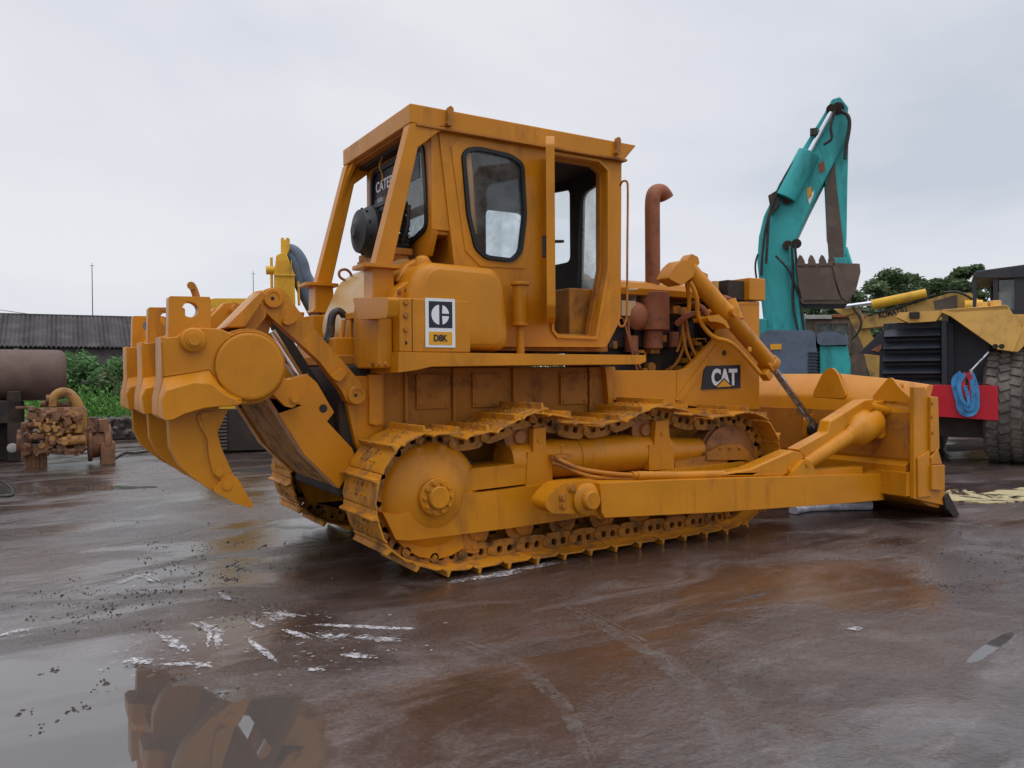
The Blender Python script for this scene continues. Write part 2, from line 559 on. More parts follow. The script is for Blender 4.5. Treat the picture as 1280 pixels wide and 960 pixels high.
# ---- crawler track: path of the shoe plates in the (x, z) plane
ctrl = [(2.6, .036), (1.6, .036), (.6, .036), (.1, .038), (-.10, .055), (-.27, .105), (-.50, .235), (-.60, .40), (-.635, .58), (-.61, .76),
        (-.50, .95), (-.34, 1.06), (-.16, 1.095), (.04, 1.07), (.25, 1.075), (.5, 1.14), (.70, 1.215), (.86, 1.21), (1.02, 1.16), (1.26, 1.105),
        (1.50, 1.11), (1.74, 1.16), (1.95, 1.225), (2.12, 1.225), (2.34, 1.17), (2.58, 1.12), (2.84, 1.12), (3.08, 1.14), (3.28, 1.10),
        (3.46, .96), (3.55, .76), (3.55, .55), (3.47, .36), (3.30, .20), (3.08, .08), (2.86, .042)]
def closed_spline(c, k=12):
    out = []
    n = len(c)
    for i in range(n):
        p0, p1, p2, p3 = (Vector(c[(i + j - 1) % n]) for j in range(4))
        for j in range(k):
            t = j / k
            q = 0.5 * ((2 * p1) + (p2 - p0) * t + (2 * p0 - 5 * p1 + 4 * p2 - p3) * t * t + (3 * p1 - p0 - 3 * p2 + p3) * t ** 3)
            out.append(q)
    return out
sp = closed_spline(ctrl)
# path starts travelling towards the rear, climbs round the sprocket, runs forward on top
seg = [(sp[(i + 1) % len(sp)] - sp[i]).length for i in range(len(sp))]
LEN = sum(seg)
NS = round(LEN / 0.258)
PITCH = LEN / NS
def at_len(d):
    d %= LEN
    for i, l in enumerate(seg):
        if d <= l:
            return sp[i] + (sp[(i + 1) % len(sp)] - sp[i]) * (d / l)
        d -= l
    return sp[0]

def shoe_mesh():
    mb = MB()
    hw = 0.325
    a, b = -0.118, 0.128
    prof = [(a, -.030), (a + .04, -.012), (.060, -.010), (.074, .034), (.088, .034), (.094, -.006), (b, -.018), (b, -.030), (.09, -.024), (a + .04, -.026), (a, -.044)]
    mb.prism(prof, -hw, hw)
    for yy in (-.13, -.05, .05, .13):
        for xx in (-.045, .030):
            mb.bolt((xx, yy, -.011), (0, 0, 1), .012, .014)
    return mb
def link_mesh():
    mb = MB()
    ol = roundpoly([(-.130, -.030), (.118, -.012), (.150, -.07), (.125, -.150), (.02, -.158), (-.115, -.150), (-.150, -.085)], .035, 3)
    h1 = roundpoly([(-.072, -.050), (-.022, -.050), (-.022, -.105), (-.072, -.105)], .02, 3)
    h2 = roundpoly([(.022, -.050), (.072, -.050), (.072, -.105), (.022, -.105)], .02, 3)
    for y in (-.12, .08):
        mb.prism(ol, y, y + .04, [h1, h2])
    mb.cyl((-.13, -.14, -.085), (-.13, .14, -.085), .035, n=16)
    mb.bolt((-.13, -.14, -.085), (0, -1, 0), .016, .008)
    return mb
shoe_me = None; link_me = None
TY = -1.02
def build_track():
    global shoe_me, link_me
    tr = None
    lm = link_mesh()
    mb = MB()
    items = []
    base = 0.0
    # phase: one grouser tip stands at x = 0.2 on the ground
    best = min(range(400), key=lambda k: abs(at_len(k * .01).x - 0.2 - .081) + (0 if at_len(k * .01).y < .1 else 9))
    base = best * .01
    for i in range(NS):
        d = base + i * PITCH
        p = at_len(d)
        t = (at_len(d + PITCH * .5) - at_len(d - PITCH * .5)).normalized()
        ang = -math.atan2(t.y, t.x)
        rot = Matrix.Rotation(ang, 4, 'Y')
        items.append((p, ang))
        s0 = len(mb.v)
        mb.add(lm.v, lm.f)
        mb.xf(Matrix.Translation((p.x, TY, p.y)) @ rot, s0)
    tr = part(mb, 'track', 'link', bevel=0)
    for i, (p, ang) in enumerate(items):
        if shoe_me is None:
            o = shoe_mesh().build('track_shoe', 'shoe', tr, 0.003)
            shoe_me = o
        else:
            o = shoe_me.copy(); COL.objects.link(o); o.parent = tr
        o.location = (p.x, TY, p.y)
        j = math.sin(i * 12.9898) * 0.5
        o.rotation_euler = (0, ang + R(j * 3.0) - (R(3) if p.y > 1.0 else 0), 0)
    return tr
track = build_track(); mir(track)

# ---- running gear
SC = (-0.10, 0.585)
def gear(cx, cz, y0, y1, r, teeth):
    pts = []
    for i in range(teeth * 4):
        a = 2 * PI * i / (teeth * 4)
        rr = r if i % 4 in (0, 1) else r - .05
        pts.append((cx + rr * math.cos(a), cz + rr * math.sin(a)))
    return MB().prism(pts, y0, y1)
gm_ = gear(SC[0], SC[1], -1.06, -.98, .46, 25)
for i in range(8):
    a = PI / 4 * i; gm_.cyl((SC[0] + .30 * math.cos(a), -.97, SC[1] + .30 * math.sin(a)), (SC[0] + .30 * math.cos(a), -1.0, SC[1] + .30 * math.sin(a)), .07, n=16)
gm_.cyl((SC[0], -.60, SC[1]), (SC[0], -1.0, SC[1]), .20, n=32)
spk = part(gm_, 'sprocket', 'dark', bevel=0); mir(spk)
fd = MB().lathe((SC[0], 0, SC[1]), (0, -1, 0), [(.30, 1.062), (.42, 1.064), (.42, 1.10), (.405, 1.135), (.37, 1.165), (.30, 1.20), (.21, 1.225), (.195, 1.235)], 64)
fdo = part(fd, 'final_drive_case', 'yellow', bevel=0, smooth=50)
hub = MB().lathe((SC[0] - .02, 0, SC[1] + .015), (0, -1, 0), [(.135, 1.20), (.14, 1.285), (.132, 1.295), (.085, 1.295), (.083, 1.325), (.075, 1.333)], 40)
for i in range(10):
    a = 2 * PI * i / 10
    hub.bolt((SC[0] - .02 + .108 * math.cos(a), -1.295, SC[1] + .015 + .108 * math.sin(a)), (0, -1, 0), .014, .02)
hubo = part(hub, 'hub', 'yellow', fdo, bevel=.002)
# crescent guard below the case
YF = -1.22
cg = MB().prism(PP([(498, 672), (578, 664), (580, 686), (566, 694), (545, 700), (525, 697), (508, 688), (497, 677)], -1.16), -1.16, -.98)
cgo = part(cg, 'sprocket_guard', 'yellow', fdo)
mir(fdo)

# roller frame
tf = MB()
out_px = [(478.5, 641), (500, 643), (511, 640), (519, 632), (526, 628), (560, 630), (566, 628), (576, 617), (600, 616), (640, 611), (690, 603), (760, 596), (930, 577), (942, 590), (940, 622),
          (900, 627), (840, 634), (740, 645), (700, 651), (640, 660), (578, 668), (512, 676), (495, 675)]
tf.prism(PP(out_px, YF), YF, -.86)
pw = PP([(584, 615), (690, 602), (690, 589), (584, 600)], YF)
frame = part(tf, 'track_frame', 'yellow', bevel=.012)
hs = MB()
hs.prism(roundpoly(PP([(584, 614), (666, 604), (664, 582), (652, 579), (590, 586), (585, 590)], -1.19), .05), -1.19, -.86)
hs.cyl((.6, -1.03, .79), (2.3, -1.03, .79), .165, n=40)
hs.cyl((1.28, -1.03, .79), (1.30, -1.03, .79), .172, n=40)
hs.cyl((2.28, -1.03, .77), (2.75, -1.03, .77), .14, .11, n=36)
part(hs, 'recoil_housing', 'yellow', frame, bevel=.02, seg=3)
yk = MB()
yk.prism(PP([(844, 577), (905, 566), (930, 564), (945, 575), (944, 588), (844, 592)], -1.18), -1.18, -1.05)
yk.prism(PP([(884, 566), (905, 556), (925, 555), (938, 566), (936, 575), (884, 575)], -1.2), -1.2, -1.06)
for u in (900, 912, 924): 
    x, z = P(u, 560, -1.2); yk.bolt((x, -1.2, z), (0, -1, 0), .014, .02)
part(yk, 'idler_yoke', 'yellow_dirty', frame)
# carrier roller brackets and rollers
def carrier(lo, up, cx, cz):
    mb = MB()
    mb.prism(roundpoly(PP(lo, -1.2), .01), -1.2, -1.02)
    mb.prism(PP(up, -1.19), -1.19, -1.12)
    x = sum(p[0] for p in PP(up, -1.19)) / 4; z = sum(p[1] for p in PP(up, -1.19)) / 4
    mb.bolt((x, -1.19, z), (0, -1, 0), .02, .01)
    o = part(mb, 'carrier_bracket', 'yellow', frame)
    rl = MB().lathe((cx, 0, cz), (0, -1, 0), [(.06, .80), (.09, .85), (.10, .92), (.135, .925), (.135, .945), (.10, .95), (.10, 1.08), (.135, 1.085), (.135, 1.105), (.06, 1.11), (.05, 1.14)], 32)
    part(rl, 'carrier_roller', 'idler', frame, bevel=0)
carrier([(657, 622), (660, 565), (690, 565), (691, 618)], [(666.5, 565), (667, 536), (682, 534.5), (683, 565)], .70, .99)
carrier([(811.5, 588), (811.5, 556), (842, 558), (843, 586)], [(818, 557), (820, 527), (835.5, 525), (838, 558)], 2.02, .99)
# track rollers
for i in range(7):
    x = .28 + i * .42
    rl = MB().lathe((x, 0, .285), (0, -1, 0), [(.06, .84), (.09, .86), (.10, .90), (.135, .905), (.135, .925), (.09, .93), (.09, 1.09), (.135, 1.095), (.135, 1.115), (.075, 1.12), (.07, 1.17), (.05, 1.175)], 32)
    for k in range(6):
        rl.bolt((x + .05 * math.cos(k * PI / 3), -1.17, .285 + .05 * math.sin(k * PI / 3)), (0, -1, 0), .009, .012)
    part(rl, 'track_roller', 'yellow_dirty', frame, bevel=0)
# small guide plate behind the sprocket guard
gp = MB().prism(PP([(578, 690), (579, 668), (595, 666), (597, 683), (600, 690), (590, 692)], -1.15), -1.15, -1.11)
gp.bolt((*[P(583, 684, -1.15)[0]], -1.15, P(583, 684, -1.15)[1]), (0, -1, 0), .018, .01)
gp.bolt((*[P(592, 684, -1.15)[0]], -1.15, P(592, 684, -1.15)[1]), (0, -1, 0), .018, .01)
part(gp, 'chain_guide', 'yellow_dirty', frame)
mir(frame)
idl = MB().lathe((3.10, 0, .62), (0, -1, 0), [(.10, .85), (.36, .90), (.385, .91), (.385, .95), (.41, .955), (.41, 1.085), (.385, 1.09), (.385, 1.12), (.35, 1.135), (.12, 1.16), (.11, 1.18)], 56)
ido = part(idl, 'idler_wheel', 'idler', bevel=0); mir(ido)

# ---- main hull between the tracks
hull = MB()
hull.box(-.35, 2.1, -.62, .62, .55, 1.56)
hull.box(2.1, 3.95, -.50, .50, .62, 1.25)
hullo = part(hull, 'hull', 'yellow_under', bevel=.015)
for u in (505, 565, 640, 735):   # weld strips and cover plates on the hull side
    x, z = P(u, 500, -.63)
    s = MB().box(x, x + .03, -.655, -.62, 1.05, 1.555)
    part(s, 'stiffener', 'yellow_under', hullo)
for u in (520, 590, 700):
    x, z = P(u, 500, -.63)
    s = MB().box(x, x + .30, -.645, -.62, 1.22, 1.50)
    for a in (.03, .27):
        for b in (1.25, 1.47): s.bolt((x + a, -.645, b), (0, -1, 0), .012, .012)
    part(s, 'cover_plate', 'yellow_under', hullo, bevel=.003)
# rear plates carrying the ripper
rp = MB()
rp.prism(PP([(433, 500), (440, 470), (470, 470), (479, 395), (481, 530), (470, 562), (450, 566), (445, 556)], -.66), -.66, -.56)
rp.prism(PP([(462, 468), (478, 468), (478, 530), (470, 532), (462, 530)], -.70), -.70, -.64)
rpo = part(rp, 'mounting_plate', 'yellow'); mir(rpo)
rb = MB().box(-.62, -.33, -.60, .60, .55, 1.58)
part(rb, 'transmission_case', 'dark', bevel=.03)

# engine side girder with radiator guard
YG = -.66
g = MB()
g.prism(PP([(764.6, 463), (849, 463), (858, 460), (868, 451), (893, 425), (905, 400), (925, 377), (949.5, 377), (949.5, 512), (900, 513), (850, 506), (764.6, 500)], YG), YG, YG + .06)
g.box(P(949.5, 400, YG)[0] - .04, P(949.5, 400, YG)[0], YG + .061, -YG - .061, 1.15, 2.22)
gd = part(g, 'engine_girder', 'yellow', bevel=.008)
st = MB()
x, z = P(764.6, 463, YG)
st.prism(PP([(756, 459), (766, 459), (767, 508), (761, 510), (758, 470)], YG - .02), YG - .02, YG + .1)
part(st, 'girder_end_plate', 'yellow', gd)
rg = MB()
xa, xb = P(849, 463, YG)[0], P(859, 463, YG)[0]
rg.prism(PP([(845, 500), (900, 425), (903, 428), (852, 502)], YG - .015), YG - .015, YG)
rg.prism(PP([(846.5, 463.5), (848.5, 463.5), (848.5, 504), (846.5, 504)], YG - .008), YG - .008, YG)
part(rg, 'weld_rib', 'yellow', gd, bevel=.003)
sh = MB()
sh.prism(PP([(925, 377), (949.5, 377), (949.5, 381), (925, 381)], YG - .005), YG - .005, .655)
x0, z1 = P(936, 347, -.68); x1, z0 = P(956, 376, -.68)
sh.box(x0, x1, -.69, .69, z0, z1)
sho = part(sh, 'radiator_top_cap', 'yellow', gd, bevel=.01)
part(MB().box(x0 - .25, x0 - .003, -.62, .62, z0 + .0, z1 - .03), 'radiator_tank', 'dark', gd)
far = MB().prism(PP([(764.6, 463), (849, 463), (858, 460), (868, 451), (893, 425), (905, 400), (925, 377), (949.5, 377), (949.5, 512), (900, 513), (850, 506), (764.6, 500)], YG), .60, .66)
part(far, 'side_girder', 'yellow')
rad = MB().box(3.62, 3.85, -.58, .58, 1.26, 2.2)
part(rad, 'radiator_core', 'dark')
# oval lube hole
x, z = P(905, 441, YG)
part(MB().cyl((x, YG - .006, z), (x, YG + .01, z), .028, n=20), 'grease_port', 'dark', gd, bevel=0)

# CAT plate
sx = [P(877, 487, YG - .01), P(881, 457.5, YG - .01), P(925.5, 456, YG - .01), P(925.5, 485, YG - .01)]
sg = MB().prism(sx, YG - .012, YG + .001)
sgo = part(sg, 'maker_plate', 'signblack', bevel=0, label='black plate with white letters and a yellow triangle')
FR = Matrix.Rotation(R(90), 4, 'X')
def on_side(x, y, z): return Matrix.Translation((x, y, z)) @ FR
cx, cz = P(903.5, 471.5, YG); 
lw = P(919.5, 471, YG)[0] - P(887.5, 471, YG)[0]; lh = P(903, 461.5, YG)[1] - P(903, 483, YG)[1]
text_mesh('CAT', 'white', sgo, 'lettering', lw, lh, on_side(cx + .01, YG - .014, cz), bold=.045)
tri = MB().prism(PP([(896, 484), (905, 474.5), (914.5, 483)], YG - .019), YG - .020, YG - .0175)
part(tri, 'triangle', 'signyellow', sgo, bevel=0)
tri = MB().prism(PP([(893.5, 484.5), (905, 472.3), (917, 483.5)], YG - .0175), YG - .0175, YG - .0165)
part(tri, 'triangle_border', 'signblack', sgo, bevel=0)

# ---- engine bay
en = MB()
en.box(2.15, 3.45, -.30, .30, 1.15, 2.05)
for i in range(4):
    en.box(2.25 + i * .3, 2.45 + i * .3, -.36, -.30, 1.75, 2.02)
eno = part(en, 'engine_block', 'dark', bevel=.02)
e2 = MB()
rnd = random.Random(3)
for i in range(26):
    x = rnd.uniform(2.2, 3.5); z = rnd.uniform(1.45, 2.15)
    if rnd.random() < .5: e2.cyl((x, -.42, z), (x, -.34, z), rnd.uniform(.02, .06), n=14)
    else: e2.box(x, x + rnd.uniform(.05, .16), -.44, -.34, z, z + rnd.uniform(.03, .1))
part(e2, 'engine_fitting', 'yellow_dirty', eno, bevel=.004)
def tubes(name, mat, lst, r, parent=None):
    for pts in lst:
        part(MB().tube(pts, r), name, mat, parent, bevel=0, smooth=60)
def pt(u, v, Y):
    x, z = P(u, v, Y); return (x, Y, z)
# turbo / pump bodies in red brown
tb = MB()
tb.lathe(pt(795, 395, -.45), (0, -1, 0), [(.05, -.1), (.13, -.06), (.14, .02), (.10, .07), (.06, .09)], 28)
tb.cyl(pt(789, 420, -.4), pt(789, 440, -.4), .07)
tb.cyl(pt(842, 415, -.4), pt(842, 434, -.4), .055)
part(tb, 'turbocharger', 'rust', eno, bevel=.004)
mf = MB()
a = pt(816, 366, -.42); b = pt(816, 413, -.42); c = pt(816, 436, -.42)
mf.cyl(a, b, .165, n=36)
mf.cyl((b[0], b[1], b[2] - .0), (c[0], c[1], c[2]), .10, n=28)
part(mf, 'muffler', 'rust', bevel=.01)
ex = MB()
xm = a[0]
zt = 3.27
ex.tube([(xm, -.42, a[2]), (xm, -.42, 2.7), (xm, -.42, zt - .22), (xm, -.42, zt - .02), (xm + .03, -.42, zt + .06), (xm + .12, -.42, zt + .08), (xm + .17, -.42, zt + .04), (xm + .19, -.42, zt + .01)], .076, 20, 3)
exo = part(ex, 'exhaust_pipe', 'rust', bevel=0, smooth=60)
# hood
hd = MB()
hp = [(-.5, 2.27), (-.52, 2.33), (-.49, 2.39), (-.40, 2.42), (-.25, 2.44), (.25, 2.44), (.40, 2.42), (.49, 2.39), (.52, 2.33), (.5, 2.27)]
hd.prism(hp, 2.12, x0 - .0, axis='x')
part(hd, 'hood', 'yellow', bevel=.006)
hf = MB().box(3.5, 3.56, -.535, .535, 2.26, 2.46)
part(hf, 'hood_strap', 'tank', bevel=.004)
# pale box and gauges below the hood near the cab
part(MB().box(*sorted((P(777, 385, -.5)[0], P(795, 385, -.5)[0])), -.5, -.42, P(785, 395, -.5)[1], P(785, 376, -.5)[1]), 'air_intake_box', 'tank', eno)
tubes('oil_pipe', 'yellow_dirty', [
    [pt(852, 397, -.62), pt(856, 440, -.6), pt(871, 462, -.6)],
    [pt(857, 397, -.62), pt(862, 430, -.6), pt(873, 450, -.6)],
    [pt(846, 440, -.5), pt(852, 425, -.52), pt(855, 396, -.6)],
    [pt(838, 462, -.45), pt(848, 452, -.5), pt(856, 430, -.55), pt(858, 415, -.55)]], .016, eno)
tubes('oil_pipe', 'rust', [[pt(779, 398, -.6), pt(790, 440, -.6), pt(796, 462, -.6)], [pt(785, 398, -.6), pt(786, 420, -.6), pt(800, 460, -.6)]], .012, eno)

# ---- deck and steps
dk = MB()
dk.prism(PP([(498, 440), (807, 444), (808, 452), (800, 455.5), (640, 457), (540, 458.5), (520, 463), (498, 466)], -1.16), -1.16, -.60)
dko = part(dk, 'deck', 'yellow', bevel=.01); mir(dko)
# ---- battery box with the model plate
xa, zb = P(499.5, 438, -1.14); xb, zt = P(588, 376, -1.14)
bx = MB().box(xa, xb, -1.14, -.60, 1.665, zt)
bxo = part(bx, 'battery_box', 'yellow', bevel=.012)
bl = MB()
for v in (378, 394, 412):
    bl.bolt(pt(507, v, -1.14), (0, -1, 0), .017, .016)
part(bl, 'bolt', 'yellow_dirty', bxo, bevel=0)
dl = MB(); dl.cyl(pt(507, 428.5, -1.142), pt(507, 428.5, -1.10), .014, n=14)
part(dl, 'drain_hole', 'dark', bxo, bevel=0)
mb = MB().box(xa + .10, xa + .104, -1.144, -1.14, 1.67, zt - .005); part(mb, 'panel_seam', 'dark', bxo, bevel=0)
# plate: white frame, black square, white disc mark, yellow strip
YS = -1.145
w0 = P(532, 434, YS); w1 = P(568.5, 374, YS)
wp = part(MB().box(w0[0], w1[0], YS - .002, YS + .006, w0[1], w1[1]), 'model_plate', 'white', bxo, bevel=0)
b0 = P(536, 409.5, YS); b1 = P(565, 377.5, YS)
part(MB().box(b0[0], b1[0], YS - .004, YS - .001, b0[1], b1[1]), 'black_square', 'signblack', bxo, bevel=0)
lc = P(550, 393.5, YS); lr = .074
gapx = lc[0] + .010; bar = .009
disc = MB()
def arc(a0, a1, k=24): return [(lc[0] + lr * math.cos(R(a0 + (a1 - a0) * i / k)), lc[1] + lr * 1.02 * math.sin(R(a0 + (a1 - a0) * i / k))) for i in range(k + 1)]
le = [p for p in arc(70, 290) if p[0] < gapx - bar - .006]
disc.prism(le, YS - .006, YS - .003)
ru = [p for p in arc(0, 90) if p[0] > gapx + bar - .004 and p[1] > lc[1] + bar] + [(gapx + bar - .004, lc[1] + bar)]
disc.prism(ru, YS - .006, YS - .003)
rd = [p for p in arc(270, 360) if p[0] > gapx + bar - .004 and p[1] < lc[1] - bar] + [(gapx + bar - .004, lc[1] - bar)]
disc.prism(rd, YS - .006, YS - .003)
part(disc, 'round_mark', 'white', bxo, bevel=0)
y0_ = P(536, 431, YS); y1_ = P(565, 415, YS)
part(MB().box(y0_[0], y1_[0], YS - .004, YS - .001, y0_[1], y1_[1]), 'yellow_strip', 'signyellow', bxo, bevel=0)
cx, cz = P(550.5, 422.5, YS)
text_mesh('D8K', 'signblack', bxo, 'lettering', .115, .052, on_side(cx, YS - .0055, cz), bold=.03)
# far side box
part(MB().box(xa, xb, .60, 1.14, 1.665, zt), 'tool_box', 'yellow', bevel=.012)

# rear corner pedestal under the roof post
pd = MB()
pd.prism(PP([(466, 333), (492, 333), (494, 372), (500, 378), (500, 374), (462, 374), (466, 368)], -.80), -.80, -.60)
pd.box(xa - .12, xa - .003, -1.02, -.52, 1.55, zt - .02)
pdo = part(pd, 'post_pedestal', 'yellow', bevel=.012)
fl = MB()
fz = P(478, 333, -.82)
fl.prism(roundpoly([(fz[0] - .16, -.86), (fz[0] + .15, -.86), (fz[0] + .15, -.56), (fz[0] - .16, -.56)], .05), fz[1] - .012, fz[1] + .016, axis='z')
part(fl, 'flange', 'yellow', pdo, bevel=.004)
# flared collar on the rear of the pedestal
rc = MB()
xr = xa - .125
q = [PX(453, 373, xr), PX(499, 372, xr), PX(497, 398, xr), PX(460, 400, xr)]
q = roundpoly(q, .03)
rc.prism(q, xr - .08, xr, axis='x')
part(rc, 'collar_box', 'yellow', pdo, bevel=.01)
lw_ = MB()
for u in (466, 474, 482):
    yy, zz = PX(u, 455, xr + .002); lw_.bolt((xr + .003, yy, zz), (-1, 0, 0), .017, .016)
part(lw_, 'bolt', 'yellow_dirty', pdo, bevel=0)
mir(pdo)

# ---- side tank
tk = MB()
x0t, x1t = P(508, 400, -1.12)[0], P(641, 400, -1.12)[0]
ol = roundpoly([(x0t, 1.68), (x1t - .01, 1.68), (x1t - .02, 1.95), (x1t - .06, 2.24), (x1t - .13, 2.345), (x0t + .16, 2.36), (x0t + .06, 2.18)], .16, 7)
r_in = [(x, -.74, z) for x, z in ol]; r_a = [(x, -1.05, z) for x, z in ol]
oc = ((x0t + x1t) / 2, 2.0)
sc = lambda k, y: [(oc[0] + (x - oc[0]) * k, y, oc[1] + (z - oc[1]) * k) for x, z in ol]
tk.loft(r_in, sc(1, -1.00), True, False)
n_ = len(ol)
rings = [sc(1, -1.00), sc(.985, -1.045), sc(.95, -1.085), sc(.90, -1.11), sc(.82, -1.128), sc(.68, -1.137)]
for i in range(len(rings) - 1): tk.loft(rings[i], rings[i + 1], False, i == len(rings) - 2)
tko = part(tk, 'hydraulic_tank', 'yellow', bevel=0, smooth=60)
seam = MB()
for i in range(12):
    x = x0t + .20 + i * (x1t - x0t - .36) / 11
    seam.bolt((x, -.86, 2.352), (0, 0, 1), .012, .014)
seam.lathe((x0t + .24, -.9, 2.34), (0, 0, 1), [(.06, 0), (.06, .05), (.045, .075), (.02, .085)], 24)
x, z = P(608, 374, -1.13); seam.lathe((x, -1.115, z), (0, -1, 0), [(.03, 0), (.03, .015), (.02, .02)], 18)
seam.box(x - .04, x + .05, -1.127, -1.116, z - .045, z - .038)
part(seam, 'tank_fitting', 'yellow', tko, bevel=0)
# sloping tank shoulder and its hatch, behind the cab corner
s2 = MB()
x, z = P(478, 372, -.95)
s2.prism(PP([(492, 374), (497, 360), (520, 345), (536, 338), (536, 374)], -.98), -.98, -.74)
part(s2, 'tank_shoulder', 'yellow', tko, bevel=.015)
s3 = MB()
s3.prism(PP([(493, 352), (508, 330), (528, 320), (540, 326), (544, 334), (505, 352)], -.78), -.78, -.35)
part(s3, 'hatch_cover', 'yellow', tko, bevel=.02)
for (u, v) in ((499, 365), (508, 362), (526, 352)):
    part(MB().bolt(pt(u, v, -.985), (0, -1, 0), .014, .014), 'bolt', 'yellow_dirty', tko, bevel=0)
ft = MB()
a = pt(650, 357, -.86); b = pt(650, 408, -.86)
ft.cyl((a[0], -.86, b[2]), a, .063, n=28); ft.cyl(a, (a[0], -.86, a[2] + .028), .082, n=28); ft.cyl((a[0], -.86, 1.66), (a[0], -.86, b[2] - .001), .035, n=16)
ft.cyl((a[0], -.86, b[2] + .002), (a[0], -.86, b[2] + .03), .072, n=28)
part(ft, 'filter_housing', 'yellow', bevel=.006)

# ---- rear fuel tank
fu = MB()
prof = roundpoly([(-.20, 1.60), (-.42, 1.80), (-.43, 1.98), (-.27, 2.33), (-.10, 2.44), (.06, 2.46), (.06, 1.60)], .10, 6)
fu.prism(prof, -.50, .36)
fuo = part(fu, 'fuel_tank', 'tank', bevel=.05, seg=4)
fe = MB()
fe.tube([(-.22, .30, 2.34), (-.29, .30, 2.37), (-.29, .30, 2.43), (-.22, .30, 2.45), (-.17, .30, 2.40), (-.19, .30, 2.35)], .012)
part(fe, 'lifting_eye', 'rust', fuo, bevel=0)
fm = MB()
fm.box(-.16, .06, -.42, .20, 2.45, 2.50)
part(fm, 'tank_top_plate', 'yellow_dirty', fuo)
# hoses and valve bodies at the rear
vb = MB()
vx0 = P(433, 392, -.35)[0]; vz0 = P(433, 400, -.35)[1]; vz1 = P(433, 391, -.35)[1]
vb.box(vx0, vx0 + .22, -.52, -.30, vz0, vz1)
vb.box(-.60, -.35, -.45, -.05, 1.62, 1.80)
part(vb, 'valve_block', 'yellow', bevel=.012)
tubes('steel_pipe', 'yellow', [
    [pt(438, 400, -.40), pt(437, 425, -.40), pt(442, 432, -.40), pt(462, 435, -.45)],
    [pt(449, 400, -.42), pt(449, 418, -.42), pt(456, 425, -.42), pt(464, 426, -.45)],
    [pt(430, 400, -.38), pt(427, 425, -.38), pt(422, 438, -.38), pt(416, 446, -.38)]], .020)
tubes('hydraulic_hose', 'hose', [
    [pt(430, 396, -.3), pt(425, 389, -.3), pt(418, 390, -.3), pt(415, 402, -.3), pt(415, 418, -.3), pt(410, 428, -.3)],
    [pt(433, 396, -.25), pt(424, 386, -.25), pt(414, 392, -.25), pt(412, 405, -.25), pt(410, 420, -.25), pt(402, 428, -.25)]], .024)
rg_ = MB()
rg_.box(-.62, -.30, -.50, .50, 1.58, 1.66)
part(rg_, 'deck_plate', 'yellow_under', bevel=.01)

# ---- roof guard (ROPS)
YR = -.77
Zt = 3.64; Zb = P(515, 153.7, YR)[1]
xr0 = P(512.5, 128.4, YR)[0]
xf1, xf0 = P(796, 181, YR)[0], P(781, 200, YR)[0]
rf = MB()
rf.prism([(xr0, Zb), (xr0, Zt), (xf1, Zt), (xf0, Zb)], -.77, .77)
rfo = part(rf, 'roof_canopy', 'yellow', bevel=.012)
part(MB().box(xr0 + .05, xf0 + .02, -.785, .785, Zb - .016, Zb + .004), 'roof_lip', 'yellow_under', rfo, bevel=.003)
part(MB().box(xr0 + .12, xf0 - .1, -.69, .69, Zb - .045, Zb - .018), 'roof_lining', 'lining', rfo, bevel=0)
for (u, v) in ((561, 146), (771, 183)):
    x, z = P(u, v, YR - .02)
    lg = MB()
    lg.prism(roundpoly([(x - .035, z - .075), (x + .025, z - .075), (x + .035, z - .03), (x + .035, z + .07), (x + .01, z + .088), (x - .015, z + .07), (x - .012, z - .03)], .012), -.81, -.772)
    lg.cyl((x - .01, -.825, z - .06), (x - .01, -.77, z - .06), .02, n=14)
    lo = part(lg, 'lifting_lug', 'yellow_dirty', rfo, bevel=.004); mirror(lo, rfo)
# rear posts
rpst = MB()
rpst.prism(PP([(512.5, 153.7), (468.7, 331), (491, 331), (523, 184), (547, 166), (556, 160), (556, 156)], YR), YR, YR + .12)
o = part(rpst, 'roof_post', 'yellow', bevel=.01)
# corner gusset in the rear opening
gs = MB()
xg = xr0 + .012
gs.prism([(-.765, Zb + .01), (-.765, Zb - .55), (-.65, Zb - .50), (-.64, Zb - .14), (-.56, Zb + .01)], xg - .012 + .09, xg + .03 + .09, axis='x')
gs.v = [(x - (Zb - z) * .32 - .06, y, z) for x, y, z in gs.v]
part(gs, 'post_gusset', 'yellow', o, bevel=.004)
mir(o)

# ---- cab
YC = -.72
cab_out = PP([(548, 160), (556, 157), (780, 196), (777, 205), (776, 395), (773, 405), (758, 434), (640, 433.5), (600, 433), (583, 433), (568.4, 337)], YC)
win = roundpoly(PP([(575.5, 194), (582, 185), (596, 183), (638, 192.5), (654, 205), (657.5, 270), (652, 317), (640, 329), (606, 325), (592, 312), (582, 270)], YC), .05)
door_open = PP([(691.5, 193.5), (747, 203), (758, 214), (758, 335), (750, 380), (743, 421), (697, 419), (691.5, 412)], YC)
cw = MB().prism(cab_out, YC, YC + .07, [win, door_open])
cabw = part(cw, 'cab_wall', 'yellow', bevel=.005)
# raised panel seam round the window
seamo = PP([(563, 183), (577, 171), (640, 183), (658, 203), (663, 300), (656, 336), (600, 333), (581, 313)], YC)
sm = MB().prism(seamo, YC - .008, YC - .001, [win])
part(sm, 'window_panel', 'yellow', cabw, bevel=.003)
gk = MB().prism(offset(win, -.004), YC - .028, YC + .02, [offset(win, -.038)])
gko = part(gk, 'window_gasket', 'black', cabw, bevel=.006)
part(MB().prism(offset(win, -.030), YC + .0, YC + .006), 'window_glass', 'glass_dusty', cabw, bevel=0)
